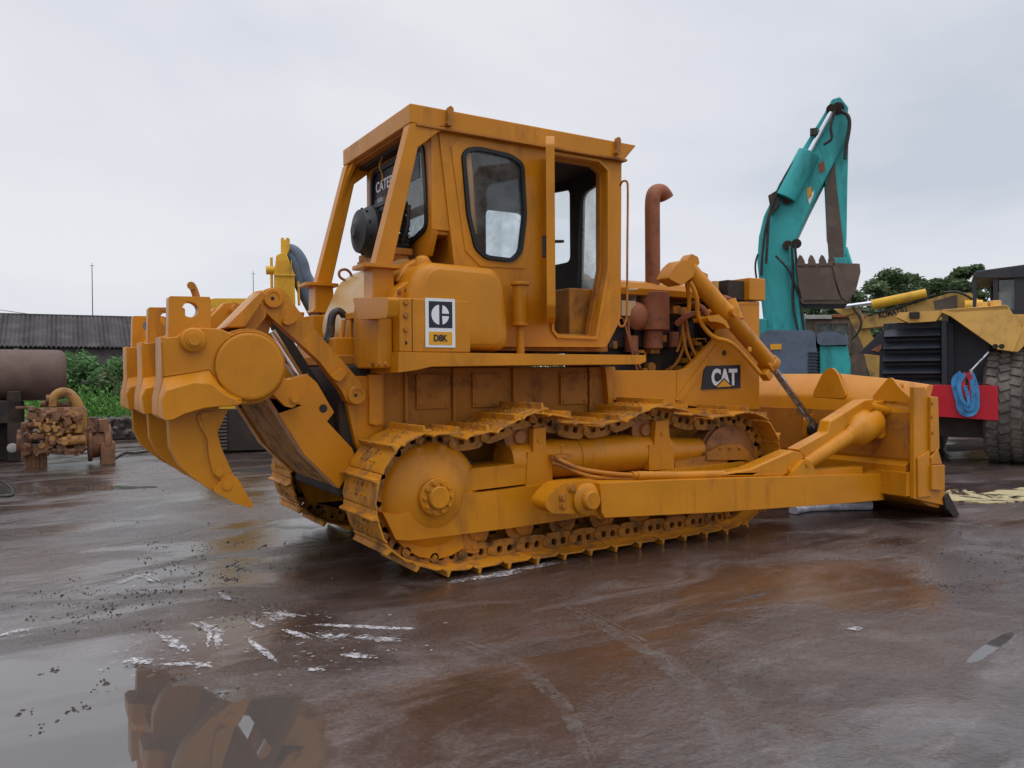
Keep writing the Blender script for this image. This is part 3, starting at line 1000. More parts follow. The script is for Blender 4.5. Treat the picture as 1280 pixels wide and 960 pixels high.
# thick door frame lip
dfm = MB().prism(offset(door_open, .028), YC - .02, YC - .001, [door_open])
part(dfm, 'door_frame', 'yellow', cabw, bevel=.004)
dfm = MB().prism(offset(door_open, .004), YC + .07, YC + .12, [offset(door_open, -.02)])
part(dfm, 'door_seal', 'yellow_under', cabw, bevel=.004)
# lower sill and front corner post depth
fp = MB()
fp.prism(PP([(758, 203), (777, 205), (776, 395), (773, 405), (758, 434), (743, 421), (750, 380), (758, 335)], YC), YC + .071, YC + .16)
part(fp, 'door_post', 'yellow', cabw, bevel=.004)
# far wall with its own window and door opening
fwin = roundpoly([(.42, 2.28), (1.28, 2.28), (1.28, 3.05), (1.12, 3.22), (.42, 3.22)], .16, 6)
fdoor = roundpoly([(1.42, 2.10), (1.90, 2.10), (1.96, 2.3), (1.96, 3.12), (1.88, 3.22), (1.42, 3.22)], .08, 5)
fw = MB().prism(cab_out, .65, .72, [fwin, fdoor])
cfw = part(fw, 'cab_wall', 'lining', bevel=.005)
part(MB().prism(fwin, .66, .665), 'window_glass', 'glass', cfw, bevel=0)
part(MB().prism(fdoor, .66, .665), 'window_glass', 'glass', cfw, bevel=0)
# rear wall (leaning box) with window
xw_t = P(548, 165, YC)[0]; 
zc0 = P(556, 288, YC)[1]
XW = P(536, 230, -.66)[0]
rw = MB()
wy, wz = PX(533.5, 284, XW)
yl, zl = PX(451, 223, XW)
wt = PX(526, 184, XW)[1]; wbm = PX(512, 304, XW)
rwin = roundpoly([(wy, wz), (wy + .012, PX(533, 240, XW)[1]), (wy + .06, wt), (.50, wt), (.56, wt - .1), (.56, wbm[1] + .2), (.40, wbm[1]), (wbm[0], wbm[1])], .07)
rwo = [(-.70, zc0 - .02), (-.70, Zb), (.70, Zb), (.70, zc0 - .02), (.60, zc0 - .2), (-.60, zc0 - .2)]
rw.prism(rwo, XW, XW + .06, [rwin], axis='x')
rwp = part(rw, 'cab_back_wall', 'yellow', bevel=.005)
part(MB().prism(offset(rwin, .03), XW - .016, XW + .03, [offset(rwin, -.014)], axis='x'), 'window_gasket', 'black', rwp, bevel=.005)
part(MB().prism(rwin, XW + .012, XW + .018, axis='x'), 'window_glass', 'glass_hazy', rwp, bevel=0)
# side cheeks joining rear wall to the side walls
ck = MB().prism([(XW + .001, zc0), (XW + .001, Zb - .02), (xw_t + .30, Zb - .02), (xw_t + .36, zc0)], -.705, -.645)
o = part(ck, 'cab_corner', 'yellow', rwp, bevel=.006)
part(MB().prism([(XW + .001, zc0), (XW + .001, Zb - .02), (xw_t + .30, Zb - .02), (xw_t + .36, zc0)], .645, .705), 'cab_corner', 'yellow', rwp, bevel=.006)
lwb = MB().box(XW + .20, XW + .26, -.66, .66, 1.70, zc0)
part(lwb, 'cab_wall', 'yellow', bevel=.004)
part(MB().box(XW + .02, XW + .25, -.68, .68, zc0 - .03, zc0 + .01), 'cab_shelf', 'yellow', bevel=.004)
# lettering across the head of the rear window: seen through the roof guard
fl_mtx = Matrix.Translation((XW + .006, .08, wt - .14)) @ Matrix.Rotation(R(-90), 4, 'Z') @ FR
text_mesh('CATERPILLAR', 'white', rwp, 'lettering', .80, .10, fl_mtx, bold=.02)
part(MB().box(XW + .0085, XW + .0115, -.46, .54, wt - .235, wt - .03), 'sun_strip', 'signblack', rwp, bevel=0)
# front wall: two panes and a centre pillar
XF = 1.99
zf0, zf1 = 1.80, Zb - .06
Lp = roundpoly([(-.63, 2.06), (-.64, zf1 - .10), (-.24, zf1 - .16), (-.20, 2.3), (-.26, 2.0), (-.5, 1.97)], .10)
Rp = roundpoly([(.60, 2.62), (.60, zf1 - .02), (-.04, zf1 - .08), (-.04, 2.62)], .07)
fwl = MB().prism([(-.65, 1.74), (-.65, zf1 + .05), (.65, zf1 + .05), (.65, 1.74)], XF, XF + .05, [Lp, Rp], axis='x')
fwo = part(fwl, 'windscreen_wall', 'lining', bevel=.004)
part(MB().prism(offset(Lp, .012), XF - .02, XF - .002, [offset(Lp, -.014)], axis='x'), 'window_gasket', 'black', fwo, bevel=.004)
part(MB().prism(Lp, XF + .02, XF + .026, axis='x'), 'windscreen_pane', 'glass_hazy', fwo, bevel=0)
part(MB().prism(Rp, XF + .02, XF + .026, axis='x'), 'windscreen_pane', 'glass', fwo, bevel=0)
# floor, seat and levers
part(MB().box(.45, XF, -.64, .64, 1.70, 1.76), 'cab_floor', 'yellow_under')
se = MB().box(.70, 1.12, -.27, .27, 1.95, 2.12)
seo = part(se, 'operator_seat', 'black', bevel=.05, seg=3)
sb = MB().prism(roundpoly([(-.26, 2.12), (.26, 2.12), (.24, 2.75), (-.24, 2.75)], .14, 6), .62, .74, axis='x')
part(sb, 'backrest', 'cream', seo, bevel=.03, seg=3)
part(MB().box(.72, 1.05, -.22, .22, 1.76, 1.95), 'seat_base', 'dark', seo)
cs = MB().box(.8, 1.15, -.58, -.32, 1.76, 2.05); cs.box(1.65, 1.95, -.5, .5, 1.76, 2.30)
part(cs, 'control_console', 'yellow_under', bevel=.02)
tubes('control_lever', 'dark', [[(1.55, y, 1.78), (1.52, y, 2.1), (1.46, y, 2.38)] for y in (-.15, .0, .15)], .014)
part(MB().box(.36, .42, -.3, .5, 2.95, 3.18), 'interior_fan_box', 'rust')

# ---- open door, swung out past its hinge
hx, hz = P(688, 300, YC - .03)
dvec = Vector((CAM[0] - hx, CAM[1] - (YC - .03))); dang = math.atan2(dvec.y, dvec.x) + R(.25)
zd0 = P(688, 405, YC - .03)[1]; zd1 = P(688, 197, YC - .03)[1]
dw = .70
dr = MB().prism(roundpoly([(0, zd0), (dw - .06, zd0), (dw, zd0 + .1), (dw, zd1 - .08), (dw - .06, zd1), (0, zd1)], .02), -.034, .034, [roundpoly([(.1, zd0 + .25), (dw - .12, zd0 + .25), (dw - .1, zd1 - .16), (.1, zd1 - .12)], .08)])
drm = Matrix.Translation((hx, YC - .03, 0)) @ Matrix.Rotation(dang, 4, 'Z')
dr.xf(drm)
dro = part(dr, 'cab_door', 'yellow', bevel=.008)
part(MB().prism(roundpoly([(.08, zd0 + .23), (dw - .10, zd0 + .23), (dw - .08, zd1 - .14), (.08, zd1 - .10)], .08), -.003, .003).xf(drm), 'window_glass', 'glass', dro, bevel=0)
hn = MB()
for z in (zd0 + .25, zd1 - .25): hn.cyl((hx - .01, YC - .035, z - .05), (hx - .01, YC - .035, z + .05), .018, n=12)
part(hn, 'hinge', 'yellow_dirty', dro, bevel=0)
zl_ = 2.55
lt = MB().tube([(dw - .06, .034, zl_), (dw - .06, .10, zl_), (dw - .0, .10, zl_ - .0), (dw, .034, zl_)], .008, 8, 1)
lt.box(dw - .09, dw - .03, -.07, -.036, zl_ - .12, zl_ + .05); lt.xf(drm)
part(lt, 'door_handle', 'dark', dro, bevel=0)

# grab rail by the front post
part(MB().tube([pt(775, 232, -.8), pt(778, 226, -.86), pt(784, 226, -.88), pt(785, 235, -.88), pt(784, 320, -.88), pt(784, 395, -.88), pt(781, 407, -.88), pt(775, 409, -.86), pt(773, 402, -.80)], .010, 10, 2), 'grab_rail', 'yellow_dirty', bevel=0, smooth=60)
part(MB().tube([pt(785, 362, -.8), pt(795, 362, -.7), pt(797, 361, -.6)], .012), 'grab_rail_bracket', 'tank', bevel=0)

# ---- air conditioner on the rear
ac = MB()
ac.box(-.13, .07, -.40, .12, 2.55, 2.95)
for i in range(9): ac.box(-.14, .08, -.415, .13, 2.57 + i * .042, 2.582 + i * .042)
aco = part(ac, 'condenser', 'black', bevel=.004)
sh_ = MB().lathe((-.13, -.10, 2.72), (-1, 0, 0), [(.215, 0), (.22, .04), (.19, .09), (.18, .13), (.09, .15), (.05, .18)], 32)
for k in range(10):
    a = 2 * PI * k / 10
    sh_.box(-.235, -.215, -.012, .012, .05, .20)
    sh_.xf(Matrix.Translation((0, -.10, 2.72)) @ Matrix.Rotation(a, 4, 'X'), len(sh_.v) - 8)
part(sh_, 'fan_shroud', 'black', aco, bevel=.004)
tubes('condenser_hose', 'hose', [[(-.1, -.43, 2.6), (-.14, -.47, 2.75), (-.08, -.46, 2.97), (.02, -.38, 3.0)], [(0, -.43, 2.6), (.02, -.5, 2.7), (.04, -.48, 2.9)]], .016, aco)
part(MB().box(-.16, .09, -.44, .16, 2.495, 2.55), 'condenser_bracket', 'yellow_dirty', aco)
cm = MB()
rnd = random.Random(8)
for i in range(12):
    y = rnd.uniform(-.43, -.42); z = rnd.uniform(2.58, 2.92); x = rnd.uniform(-.1, .05)
    cm.obox((x, y, z), (.028, .02, .013), Matrix.Rotation(rnd.random() * 3, 3, 'Y'))
cmo = cm.build('condenser_clips', 'chrome', aco, 0)
wr = MB().tube([(.06, .10, 3.45), (.02, .12, 3.36), (.05, .1, 3.28), (.04, .08, 3.2)], .007)
part(wr, 'loose_wire', 'yellow_dirty', bevel=0)
# ---- blade
BW = 1.93
def blade_section(y):
    """closed outline of the blade body at y"""
    top = 1.475 - .115 * max(0, (abs(y) - .9) / (BW - .9)) ** 1.3
    return [(4.86, .22), (4.80, .34), (4.80, top - .27), (4.83, top - .22), (5.03, top - .01), (5.07, top), (5.13, top - .01),
            (5.04, 1.15), (4.98, .9), (4.97, .68), (5.02, .46), (5.14, .26), (5.26, .14), (5.22, .10), (5.05, .14)]
bb = MB()
ys = [-BW, -1.5, -.9, -.3, .3, .9, 1.5, BW]
sec = [[(x, y, z) for x, z in blade_section(y)] for y in ys]
nn = len(sec[0])
bb.add([p for s_ in sec for p in s_], [(k * nn + i, k * nn + (i + 1) % nn, (k + 1) * nn + (i + 1) % nn, (k + 1) * nn + i) for k in range(len(ys) - 1) for i in range(nn)]
       + [tuple(reversed(range(nn))), tuple(range((len(ys) - 1) * nn, len(ys) * nn))])
blade = part(bb, 'blade', 'yellow', bevel=.008)
part(MB().box(4.790, 4.799, -BW + .02, BW - .02, .62, 1.085), 'shaded_back_panel', 'yellow_dirty', blade, bevel=.003)  # added sheet: browner old paint with the shade below the fold coloured in
# horizontal channel stiffeners on the back
bs = MB()
bs.prism([(4.80, .40), (4.72, .44), (4.72, .56), (4.80, .60)], -BW + .05, BW - .05)
part(bs, 'back_stiffener', 'yellow', blade)
ce = MB()
ce.prism([(5.215, .16), (5.245, .175), (5.50, .015), (5.49, .0), (5.46, .0)], -1.97, 1.97)
for i in range(14):
    pass
part(ce, 'cutting_edge', 'idler', blade, bevel=.003)
# end plates: outline read off the near end
YB = -1.97
ep = PP([(1142.5, 483.6), (1156, 483.6), (1162, 495), (1169, 496), (1171, 559), (1174.7, 577.6), (1180, 592), (1180, 613), (1184, 622), (1179, 631.5), (1142.6, 623.5)], YB)
e1 = MB().prism(ep, YB, YB + .045)
e1o = part(e1, 'end_plate', 'yellow', blade)
e2 = MB()
e2.prism(PP([(1160, 496), (1169, 496), (1171, 561), (1160, 566)], YB), YB - .03, YB - .001)
e2.prism(PP([(1145, 572), (1160, 563), (1163, 620), (1146, 622)], YB), YB - .02, YB - .001)
e2.prism(PP([(1164, 581), (1180, 581), (1180, 613), (1164, 612)], YB - .04), YB - .05, YB - .001)
e2.prism(PP([(1162, 572), (1171, 560), (1176, 580), (1163, 580)], YB - .02), YB - .035, YB - .001)
part(e2, 'wear_plate', 'yellow', e1o, bevel=.006)
e3 = MB()
for u, v in ((1165, 504), (1165, 521), (1165.5, 541)):
    x, z = P(u, v, YB - .03); e3.bolt((x, YB - .028, z), (0, -1, 0), .016, .010)
part(e3, 'bolt', 'yellow_dirty', e1o, bevel=0)
e4 = MB()
e4.prism(PP([(1183, 616), (1197.5, 643.5), (1190, 645.5), (1180, 634), (1178, 622)], YB), YB - .02, YB + .05)
part(e4, 'end_bit', 'dark', e1o, bevel=.003)
mirror(e1o, blade)
# rounded ears on the sloping top
for px in ([(1016, 491), (1026, 467), (1032, 460), (1039, 460), (1045, 467), (1057, 494), (1055, 498), (1017, 496)],
           [(1090, 496), (1105, 476), (1109, 472), (1113, 473), (1122, 484), (1139, 499), (1136, 503), (1092, 500)]):
    er = MB().prism(roundpoly([PX(u, v, 4.80) for u, v in px], .035), 4.80, 4.83, axis='x')
    ys_ = [PX(u, v, 4.80)[0] for u, v in px]; ym = (min(ys_) + max(ys_)) / 2; zz = [PX(u, v, 4.80)[1] for u, v in px]
    er.v = [(x + .03 * (z - min(zz)) / (max(zz) - min(zz)), y, z) for x, y, z in er.v]
    er.prism([(4.83, min(zz)), (4.97, max(zz) - .06), (5.03, max(zz) - .12), (4.90, min(zz))], ym - .015, ym + .015)
    o = part(er, 'top_ear', 'yellow', blade, bevel=.006); mirror(o, blade)
# ---- push arm
YA = -1.66
ar = MB()
ar.prism(PP([(750, 604), (820, 600.5), (1104, 592), (1105, 625), (1060, 629), (900, 640.5), (756, 647.5), (752, 640)], YA), YA, YA + .26)
armo = part(ar, 'push_arm', 'yellow', bevel=.025, seg=3)
ac2 = MB()
ac2.prism(PP([(1015, 589), (1088, 584), (1088, 594), (1015, 597)], YA), YA + .08, YA + .2)
ac2.prism(PP([(1092, 592), (1102, 594), (1125, 575), (1140, 571), (1140, 606), (1105, 606)], YA - .02), YA + .03, YA + .18)
part(ac2, 'arm_gusset', 'yellow', armo, bevel=.01)
cl = MB()
cl.prism(roundpoly(PP([(1104, 604), (1112, 598), (1142, 597), (1142, 620), (1128, 616), (1112, 619), (1106, 614)], YA - .03), .02), YA - .03, YA + .22)
cl.box(4.66, 4.80, -1.93, -1.60, .27, .50)
x, z = P(1113.5, 608, YA - .03)
cl.cyl((x, YA - .07, z), (x, YA + .2, z), .06, n=24); cl.cyl((x, YA - .085, z), (x, YA - .07, z), .03, n=18)
part(cl, 'blade_clevis', 'yellow', armo, bevel=.006)
tn = MB()
tn.prism(roundpoly(PP([(682, 627), (688, 618), (702, 605), (716, 603), (752, 601), (756, 606), (756, 640), (750, 650), (746, 644), (716, 642), (690, 642), (682, 634)], -1.60), .03), -1.60, -1.40)
x, z = P(735.5, 624.5, -1.64)
tn.lathe((x, -1.59, z), (0, -1, 0), [(.125, 0), (.125, .04), (.10, .06), (.075, .065), (.075, .10), (.065, .115)], 36)
tno = part(tn, 'trunnion', 'yellow', armo, bevel=.008)
tb_ = MB()
for u, v in ((714, 610), (703, 621.5), (703.5, 631)):
    a, b = P(u, v, -1.6); tb_.lathe((a, -1.60, b), (0, -1, 0), [(.034, 0), (.034, .012), (.022, .013), (.022, .03)], 18)
part(tb_, 'bolt', 'yellow_dirty', tno, bevel=0)
tt = MB().cyl((x, -1.45, z), (x, -1.1, z), .10, n=28)
part(tt, 'trunnion_shaft', 'yellow', tno)
# brace strut over the arm
YB2 = -1.60
br = MB()
br.prism(PP([(898, 592), (938, 586), (990, 563), (1003, 566), (1006, 572), (990, 590), (978, 596), (900, 596.5)], YB2), YB2, YB2 + .16)
br.prism(PP([(998, 562), (1036, 541), (1040, 526), (1081, 500), (1094, 499), (1097, 508), (1090, 517), (1063, 531), (1052, 546), (1008, 573)], YB2), YB2 + .015, YB2 + .145)
bro = part(br, 'brace', 'yellow', armo, bevel=.022, seg=3)
bc = MB()
c0 = pt(1005, 580, YB2 + .03); c1 = pt(1062, 543, YB2 + .03); c2 = pt(1098, 520, YB2 + .03)
bc.cyl(c0, c1, .065, .085, n=28)
dv = (Vector(c2) - Vector(c1)).normalized()
bc.lathe(c1, dv, [(.085, -.05), (.10, 0), (.155, .08), (.165, .16), (.165, .34), (.14, .40), (.08, .42)], 36)
part(bc, 'tilt_cylinder', 'yellow', armo, bevel=0, smooth=50)
bp = MB()
bp.prism(roundpoly(PP([(992, 590), (1003, 577), (1010, 574), (1016, 580), (1022, 596), (990, 597)], YB2 - .05), .02), YB2 - .05, YB2 + .02)
a, b = P(1009, 580, YB2 - .05); bp.bolt((a, YB2 - .05, b), (0, -1, 0), .024, .012)
a, b = P(987, 587, YB2); bp.bolt((a, YB2, b), (0, -1, 0), .024, .012)
bp.prism(roundpoly(PP([(1089, 512), (1104, 513), (1106, 545), (1098, 549), (1096, 530), (1088, 524)], YB2 - .03), .015), YB2 - .04, YB2 + .08)
bp.cyl(pt(1085, 508, YB2 - .03), pt(1107, 514, YB2 - .03), .05, n=20)
part(bp, 'strut_bracket', 'yellow', armo, bevel=.006)
pb = MB()
pb.prism(PP([(1090, 503), (1122, 497), (1119, 510), (1100, 512)], -1.58), -1.60, -1.42)
pb.prism([(4.55, 1.05), (4.82, 1.12), (4.82, .86), (4.70, .84), (4.6, .95)], -1.62, -1.42)
part(pb, 'strut_anchor', 'yellow', blade, bevel=.008)
hp_ = MB()
hp_.tube([pt(796, 594.5, -1.56), pt(850, 594.5, -1.56), pt(904, 593, -1.56)], .038, 16, 0)
hp_.cyl(pt(790, 593, -1.56), pt(797, 594, -1.56), .028, n=14)
part(hp_, 'pipe_guard', 'yellow', armo, bevel=.003)
hh = MB()
hh.tube([pt(691, 572, -1.25), pt(700, 575, -1.3), pt(722, 586, -1.4), pt(760, 592, -1.5), pt(792, 594, -1.56)], .018)
hh.tube([pt(691, 578, -1.25), pt(705, 583, -1.32), pt(735, 596, -1.45), pt(770, 598, -1.5), pt(795, 598, -1.56)], .016)
part(hh, 'hose', 'yellow_dirty', armo, bevel=0, smooth=60)
sp_ = MB().box(*sorted((P(690, 570, -1.25)[0], P(712, 570, -1.25)[0])), -1.3, -1.15, P(700, 570, -1.25)[1] - .01, P(700, 570, -1.25)[1] + .012)
sp_.cyl(pt(702, 570, -1.25), pt(702, 556, -1.25), .008, n=8); sp_.cyl(pt(702, 558, -1.25), pt(702, 555, -1.25), .014, n=8)
part(sp_, 'hose_clamp', 'yellow_dirty', armo, bevel=0)
mir(armo)

# ---- lift cylinders
YL = -.86
A0 = pt(861, 338, YL); A1 = pt(965, 458, YL); A2 = pt(1022, 537, YL)
dl_ = (Vector(A1) - Vector(A0)).normalized()
L_ = (Vector(A1) - Vector(A0)).length
lc_ = MB()
lc_.lathe(A0, dl_, [(.085, -.02), (.09, 0), (.09, L_ * .40), (.098, L_ * .41), (.098, L_ * .44), (.085, L_ * .45), (.085, L_ - .08), (.10, L_ - .07), (.105, L_ - .01), (.08, L_ + .01), (.06, L_ + .03)], 36)
lco = part(lc_, 'lift_cylinder', 'yellow', bevel=0, smooth=50)
rod = MB().cyl(A1, A2, .036, n=24)
part(rod, 'cylinder_rod', 'steel', lco, bevel=0)
cp = MB()
cp.prism(roundpoly(PP([(835, 348), (843, 333), (852, 325), (858, 326), (869, 334), (866, 345), (852, 357), (846, 354)], YL - .08), .02), YL - .09, YL + .09)
cp.prism(roundpoly(PP([(850, 331), (860, 318), (868, 322), (870, 330), (864, 336)], YL), .015), YL - .05, YL + .06)
cp.prism(roundpoly(PP([(872, 337), (884, 343), (884, 350), (878, 347)], YL + .06), .01), YL + .05, YL + .14)
part(cp, 'cylinder_head', 'yellow', lco, bevel=.01)
yk2 = MB()
yk2.prism(roundpoly(PP([(883, 397), (896, 393), (906, 401), (911, 410), (908, 411), (903, 405), (893, 402), (885, 402)], YL - .09), .012), YL - .11, YL + .10)
yk2.cyl((A0[0] + dl_.x * L_ * .42, YL - .14, A0[2] + dl_.z * L_ * .42), (A0[0] + dl_.x * L_ * .42, -.6, A0[2] + dl_.z * L_ * .42), .05, n=20)
mid = Vector(A0) + dl_ * L_ * .40
yk2.cyl(mid + Vector((.12, .05, .10)), mid + Vector((.16, -.03, -.10)), .08, .07, n=20)
part(yk2, 'trunnion_yoke', 'yellow', lco, bevel=.006)
fx = MB()
a, b = P(937, 437, YL - .09); fx.lathe((a, YL - .08, b), (0, -1, 0), [(.03, 0), (.03, .02), (.015, .022)], 14)
e0 = Vector(A1)
fx.obox(e0 + Vector((-.06, 0, .03)), (.10, .16, .14), Matrix.Rotation(R(45), 3, 'Y'))
fx.obox(e0 + Vector((-.14, -.04, -.09)), (.10, .10, .08), Matrix.Rotation(R(45), 3, 'Y'))
part(fx, 'port_block', 'yellow', lco, bevel=.01)
re_ = MB()
a = Vector(A2)
re_.cyl(a + Vector((0, -.09, 0)), a + Vector((0, .09, 0)), .07, n=24)
re_.cyl(a + Vector((.0, -.13, .06)), a + Vector((.10, -.13, .10)), .05, n=18)
part(re_, 'rod_eye', 'dark', lco, bevel=.004)
ba = MB()
ba.prism(roundpoly([(a.x - .04, a.z + .12), (a.x + .1, a.z + .18), (4.82, a.z + .18), (4.82, a.z - .16), (a.x - .05, a.z - .10)], .03), YL - .16, YL - .11)
ba.prism(roundpoly([(a.x - .04, a.z + .12), (a.x + .1, a.z + .18), (4.82, a.z + .18), (4.82, a.z - .16), (a.x - .05, a.z - .10)], .03), YL + .11, YL + .16)
part(ba, 'cylinder_bracket', 'yellow', blade)
tubes('cylinder_pipe', 'yellow', [
    [pt(862, 352, YL - .05), pt(868, 362, YL - .06), pt(872, 378, YL - .05), pt(871, 392, YL), pt(880, 410, YL), pt(893, 423, YL - .04), pt(912, 426, YL - .10), pt(930, 444, YL - .11), pt(949, 466, YL - .11)],
    [pt(858, 352, YL + .02), pt(862, 372, YL + .05), pt(861, 388, YL + .08)]], .022, lco)
tubes('cylinder_hose', 'rust', [[pt(903, 372, YL + .1), pt(912, 374, YL + .14), pt(922, 384, YL + .16), pt(926, 396, YL + .16)],
                                [pt(866, 380, YL + .1), pt(878, 384, YL), pt(884, 394, YL)],
                                [pt(846, 405, -.60), pt(856, 396, -.7), pt(866, 392, -.75), pt(876, 393, -.78)]], .03, lco)
mir(lco)

# =================================================================== RIPPER
YK = -1.10
blk_px = [(200.9, 420), (208.5, 422), (221, 420.5), (233.7, 411), (252, 409.5), (275, 411), (290, 417), (314, 419.5), (330, 424.5), (342, 437), (349.3, 454), (348.5, 471),
          (338.7, 486), (318, 499), (306, 505), (269, 507), (252, 509), (228, 516), (214.5, 523), (204, 524.5), (197, 520), (197, 498), (202, 475)]
bk = MB().prism(PP(blk_px, YK), YK, YK + .26)
boot_o = PP([(198, 496), (204, 472), (262, 462), (275, 480), (290, 492), (306, 499), (300, 507), (269, 508), (252, 510), (228, 517), (214.5, 524), (204, 525.5), (197, 521)], YK)
boot_i = PP([(199, 500), (205, 488), (240, 478), (262, 480), (276, 492), (290, 499), (300, 503), (292, 507), (269, 508), (252, 510), (228, 517), (214.5, 524), (204, 525.5)], YK)
bk.loft([(x, YK + .001, z) for x, z in boot_o], [(x, YK - .09, z) for x, z in boot_i])
bko = part(bk, 'shank_pocket', 'yellow', bevel=.012)
pn = MB()
x, z = P(240.6, 425, YK)
pn.lathe((x, YK, z), (0, -1, 0), [(.078, 0), (.078, .035), (.068, .045), (.050, .047), (.050, .062), (.036, .064), (.036, .075)], 32)
part(pn, 'retaining_pin', 'yellow', bko, bevel=0)
m2 = copy_tree(bko, DZ); m2.location = -DZ_OFF + Vector((0, .96, 0))
m3 = copy_tree(bko, DZ); m3.location = -DZ_OFF + Vector((0, 1.94, 0))
bm_ = MB()
dc = P(312, 458, YK)
bm_.prism(ringpts(dc[0], dc[1], .255, 40), YK + .05, 1.02)
bm_.box(dc[0] - .45, dc[0] - .05, YK + .14, 1.0, dc[1] - .22, dc[1] + .20)
bmo = part(bm_, 'ripper_beam', 'yellow', bevel=.01)
wb = MB()
import mathutils
def bead(pts, r_=.007):
    q = []
    for i in range(len(pts) - 1):
        a, b = Vector(pts[i]), Vector(pts[i + 1]); k = max(1, int((b - a).length / .012))
        q += [a.lerp(b, j / k) for j in range(k)]
    for i, p in enumerate(q):
        s0 = len(wb.v); wb.lathe(p, (0, -1, 0), [(r_ * .3, -r_), (r_, 0), (r_ * .3, r_)], 6)
bead([(dc[0] + .232 * math.cos(R(t)), YK - .001, dc[1] + .232 * math.sin(R(t))) for t in range(0, 361, 10)])
bead([(x, YK - .001, z) for x, z in PP([(202, 428), (204, 470), (240, 465), (262, 461), (276, 480)], YK)])
wb_ = plain_build = wb.build('weld_bead', 'yellow', bmo, 0, 60)
part(MB().lathe((dc[0], YK, dc[1]), (0, -1, 0), [(.222, 0), (.222, .022), (.212, .028), (.20, .028)], 48), 'end_cap', 'yellow', bmo, bevel=0)
# shank
YS1 = YK + .07
sk = MB()
hole = P(238, 387, YS1)
sk.prism(PP([(211, 372), (213, 370), (262, 371), (263.5, 374), (264, 420), (274, 512), (285, 512), (272, 540), (276, 558), (290, 590), (298, 604), (277, 614), (262, 612), (240, 596), (224, 582), (213, 560), (211, 530), (210, 430)], YS1), YS1, YS1 + .11,
         [ringpts(hole[0], hole[1], .05, 20)])
sko = part(sk, 'ripper_shank', 'yellow', bevel=.006)
pr = MB()
pr.prism(roundpoly(PP([(246, 521), (251, 515), (271, 515), (271.5, 545), (276, 558), (289, 589), (281, 602), (267, 594), (261, 570), (259, 548), (250, 533)], YS1 - .015), .012), YS1 - .018, YS1 + .128)
for u, v in ((256, 521), (274, 590.5)):
    x, z = P(u, v, YS1 - .015); pr.lathe((x, YS1 - .018, z), (0, -1, 0), [(.028, 0), (.028, .010), (.014, .011)], 16)
part(pr, 'shank_protector', 'yellow', sko, bevel=.004)
tp = MB()
tp.prism(roundpoly(PP([(277, 600), (289, 592), (297, 598), (317, 632), (314, 635), (296, 630), (268, 615), (266, 610)], YS1 - .025), .008), YS1 - .03, YS1 + .14)
x, z = P(284, 607, YS1 - .03); tp.lathe((x, YS1 - .028, z), (0, -1, 0), [(.03, 0), (.03, .01), (.016, .011)], 16)
part(tp, 'ripper_tip', 'yellow', sko, bevel=.008)
s_2 = copy_tree(sko, DZ); s_2.location = -DZ_OFF + Vector((0, .96, 0))
s_3 = copy_tree(sko, DZ); s_3.location = -DZ_OFF + Vector((0, 1.94, 0))
pk = MB()
pk.tube([pt(246, 373, YS1 + .06), pt(243, 363, YS1 + .06), pt(240, 357, YS1 + .06)], .024, 12, 1)
pk.cyl(pt(239, 357, YS1 + .02), pt(239, 357, YS1 + .10), .026, n=16)
part(pk, 'lifting_hook', 'yellow_dirty', sko, bevel=0)

# linkage, near side built and mirrored
YU = -.72
up_ = MB()
up_.prism(roundpoly(PP([(323, 372), (330, 362), (342, 358.5), (355, 362), (364, 375), (374, 389), (435, 459), (451, 478), (456, 492), (452, 502), (444, 507), (434, 503), (428, 490), (400, 452), (336, 394), (326, 384)], YU), .03), YU, YU + .10)
upo = part(up_, 'upper_link', 'yellow', bevel=.014, seg=3)
lk = MB()
for (u, v) in ((341, 373), (445, 494)):
    x, z = P(u, v, YU)
    lk.lathe((x, YU, z), (0, -1, 0), [(.072, 0), (.072, .02), (.066, .026), (.045, .026), (.045, .02)], 30)
    lk.cyl((x, YU + .001, z), (x, YU + .35, z), .045, n=20)
part(lk, 'link_pin', 'yellow', upo, bevel=0)
ld = MB()
for (u, v) in ((341, 373), (445, 494)):
    x, z = P(u, v, YU - .025); ld.cyl((x, YU - .022, z), (x, YU - .018, z), .014, n=12)
part(ld, 'grease_fitting', 'dark', upo, bevel=0)
kp = MB()
kp.prism(roundpoly(PP([(353, 403), (356, 397), (364, 394), (371, 394), (372, 400), (362, 406), (356, 406)], YU - .03), .015), YU - .05, YU)
kp.prism(roundpoly(PP([(413, 470), (420, 464), (428, 460), (433, 463), (431, 469), (424, 477), (416, 474)], YU - .03), .015), YU - .05, YU)
part(kp, 'pin_keeper', 'yellow', upo, bevel=.008)
# clevis arm standing on the beam
cv = MB()
cv.prism(PP([(272, 412), (320, 364), (330, 362), (344, 372), (342, 392), (336, 418), (330, 428), (300, 425)], -.60), -.60, -.50)
cvo = part(cv, 'beam_clevis', 'yellow', bmo, bevel=.012)
c2 = MB()
c2.prism(roundpoly(PP([(305, 412), (312, 385), (320, 378), (330, 385), (334, 394), (320, 412), (312, 416)], -.80), .03), -.80, -.74)
part(c2, 'clevis_plate', 'yellow', cvo, bevel=.01)
c3 = MB()
c3.prism(PP([(276, 411), (322, 365), (328, 370), (300, 411)], -.82), -.95, -.60)
part(c3, 'clevis_gusset', 'yellow', cvo, bevel=.012)
mirror(cvo, bmo)
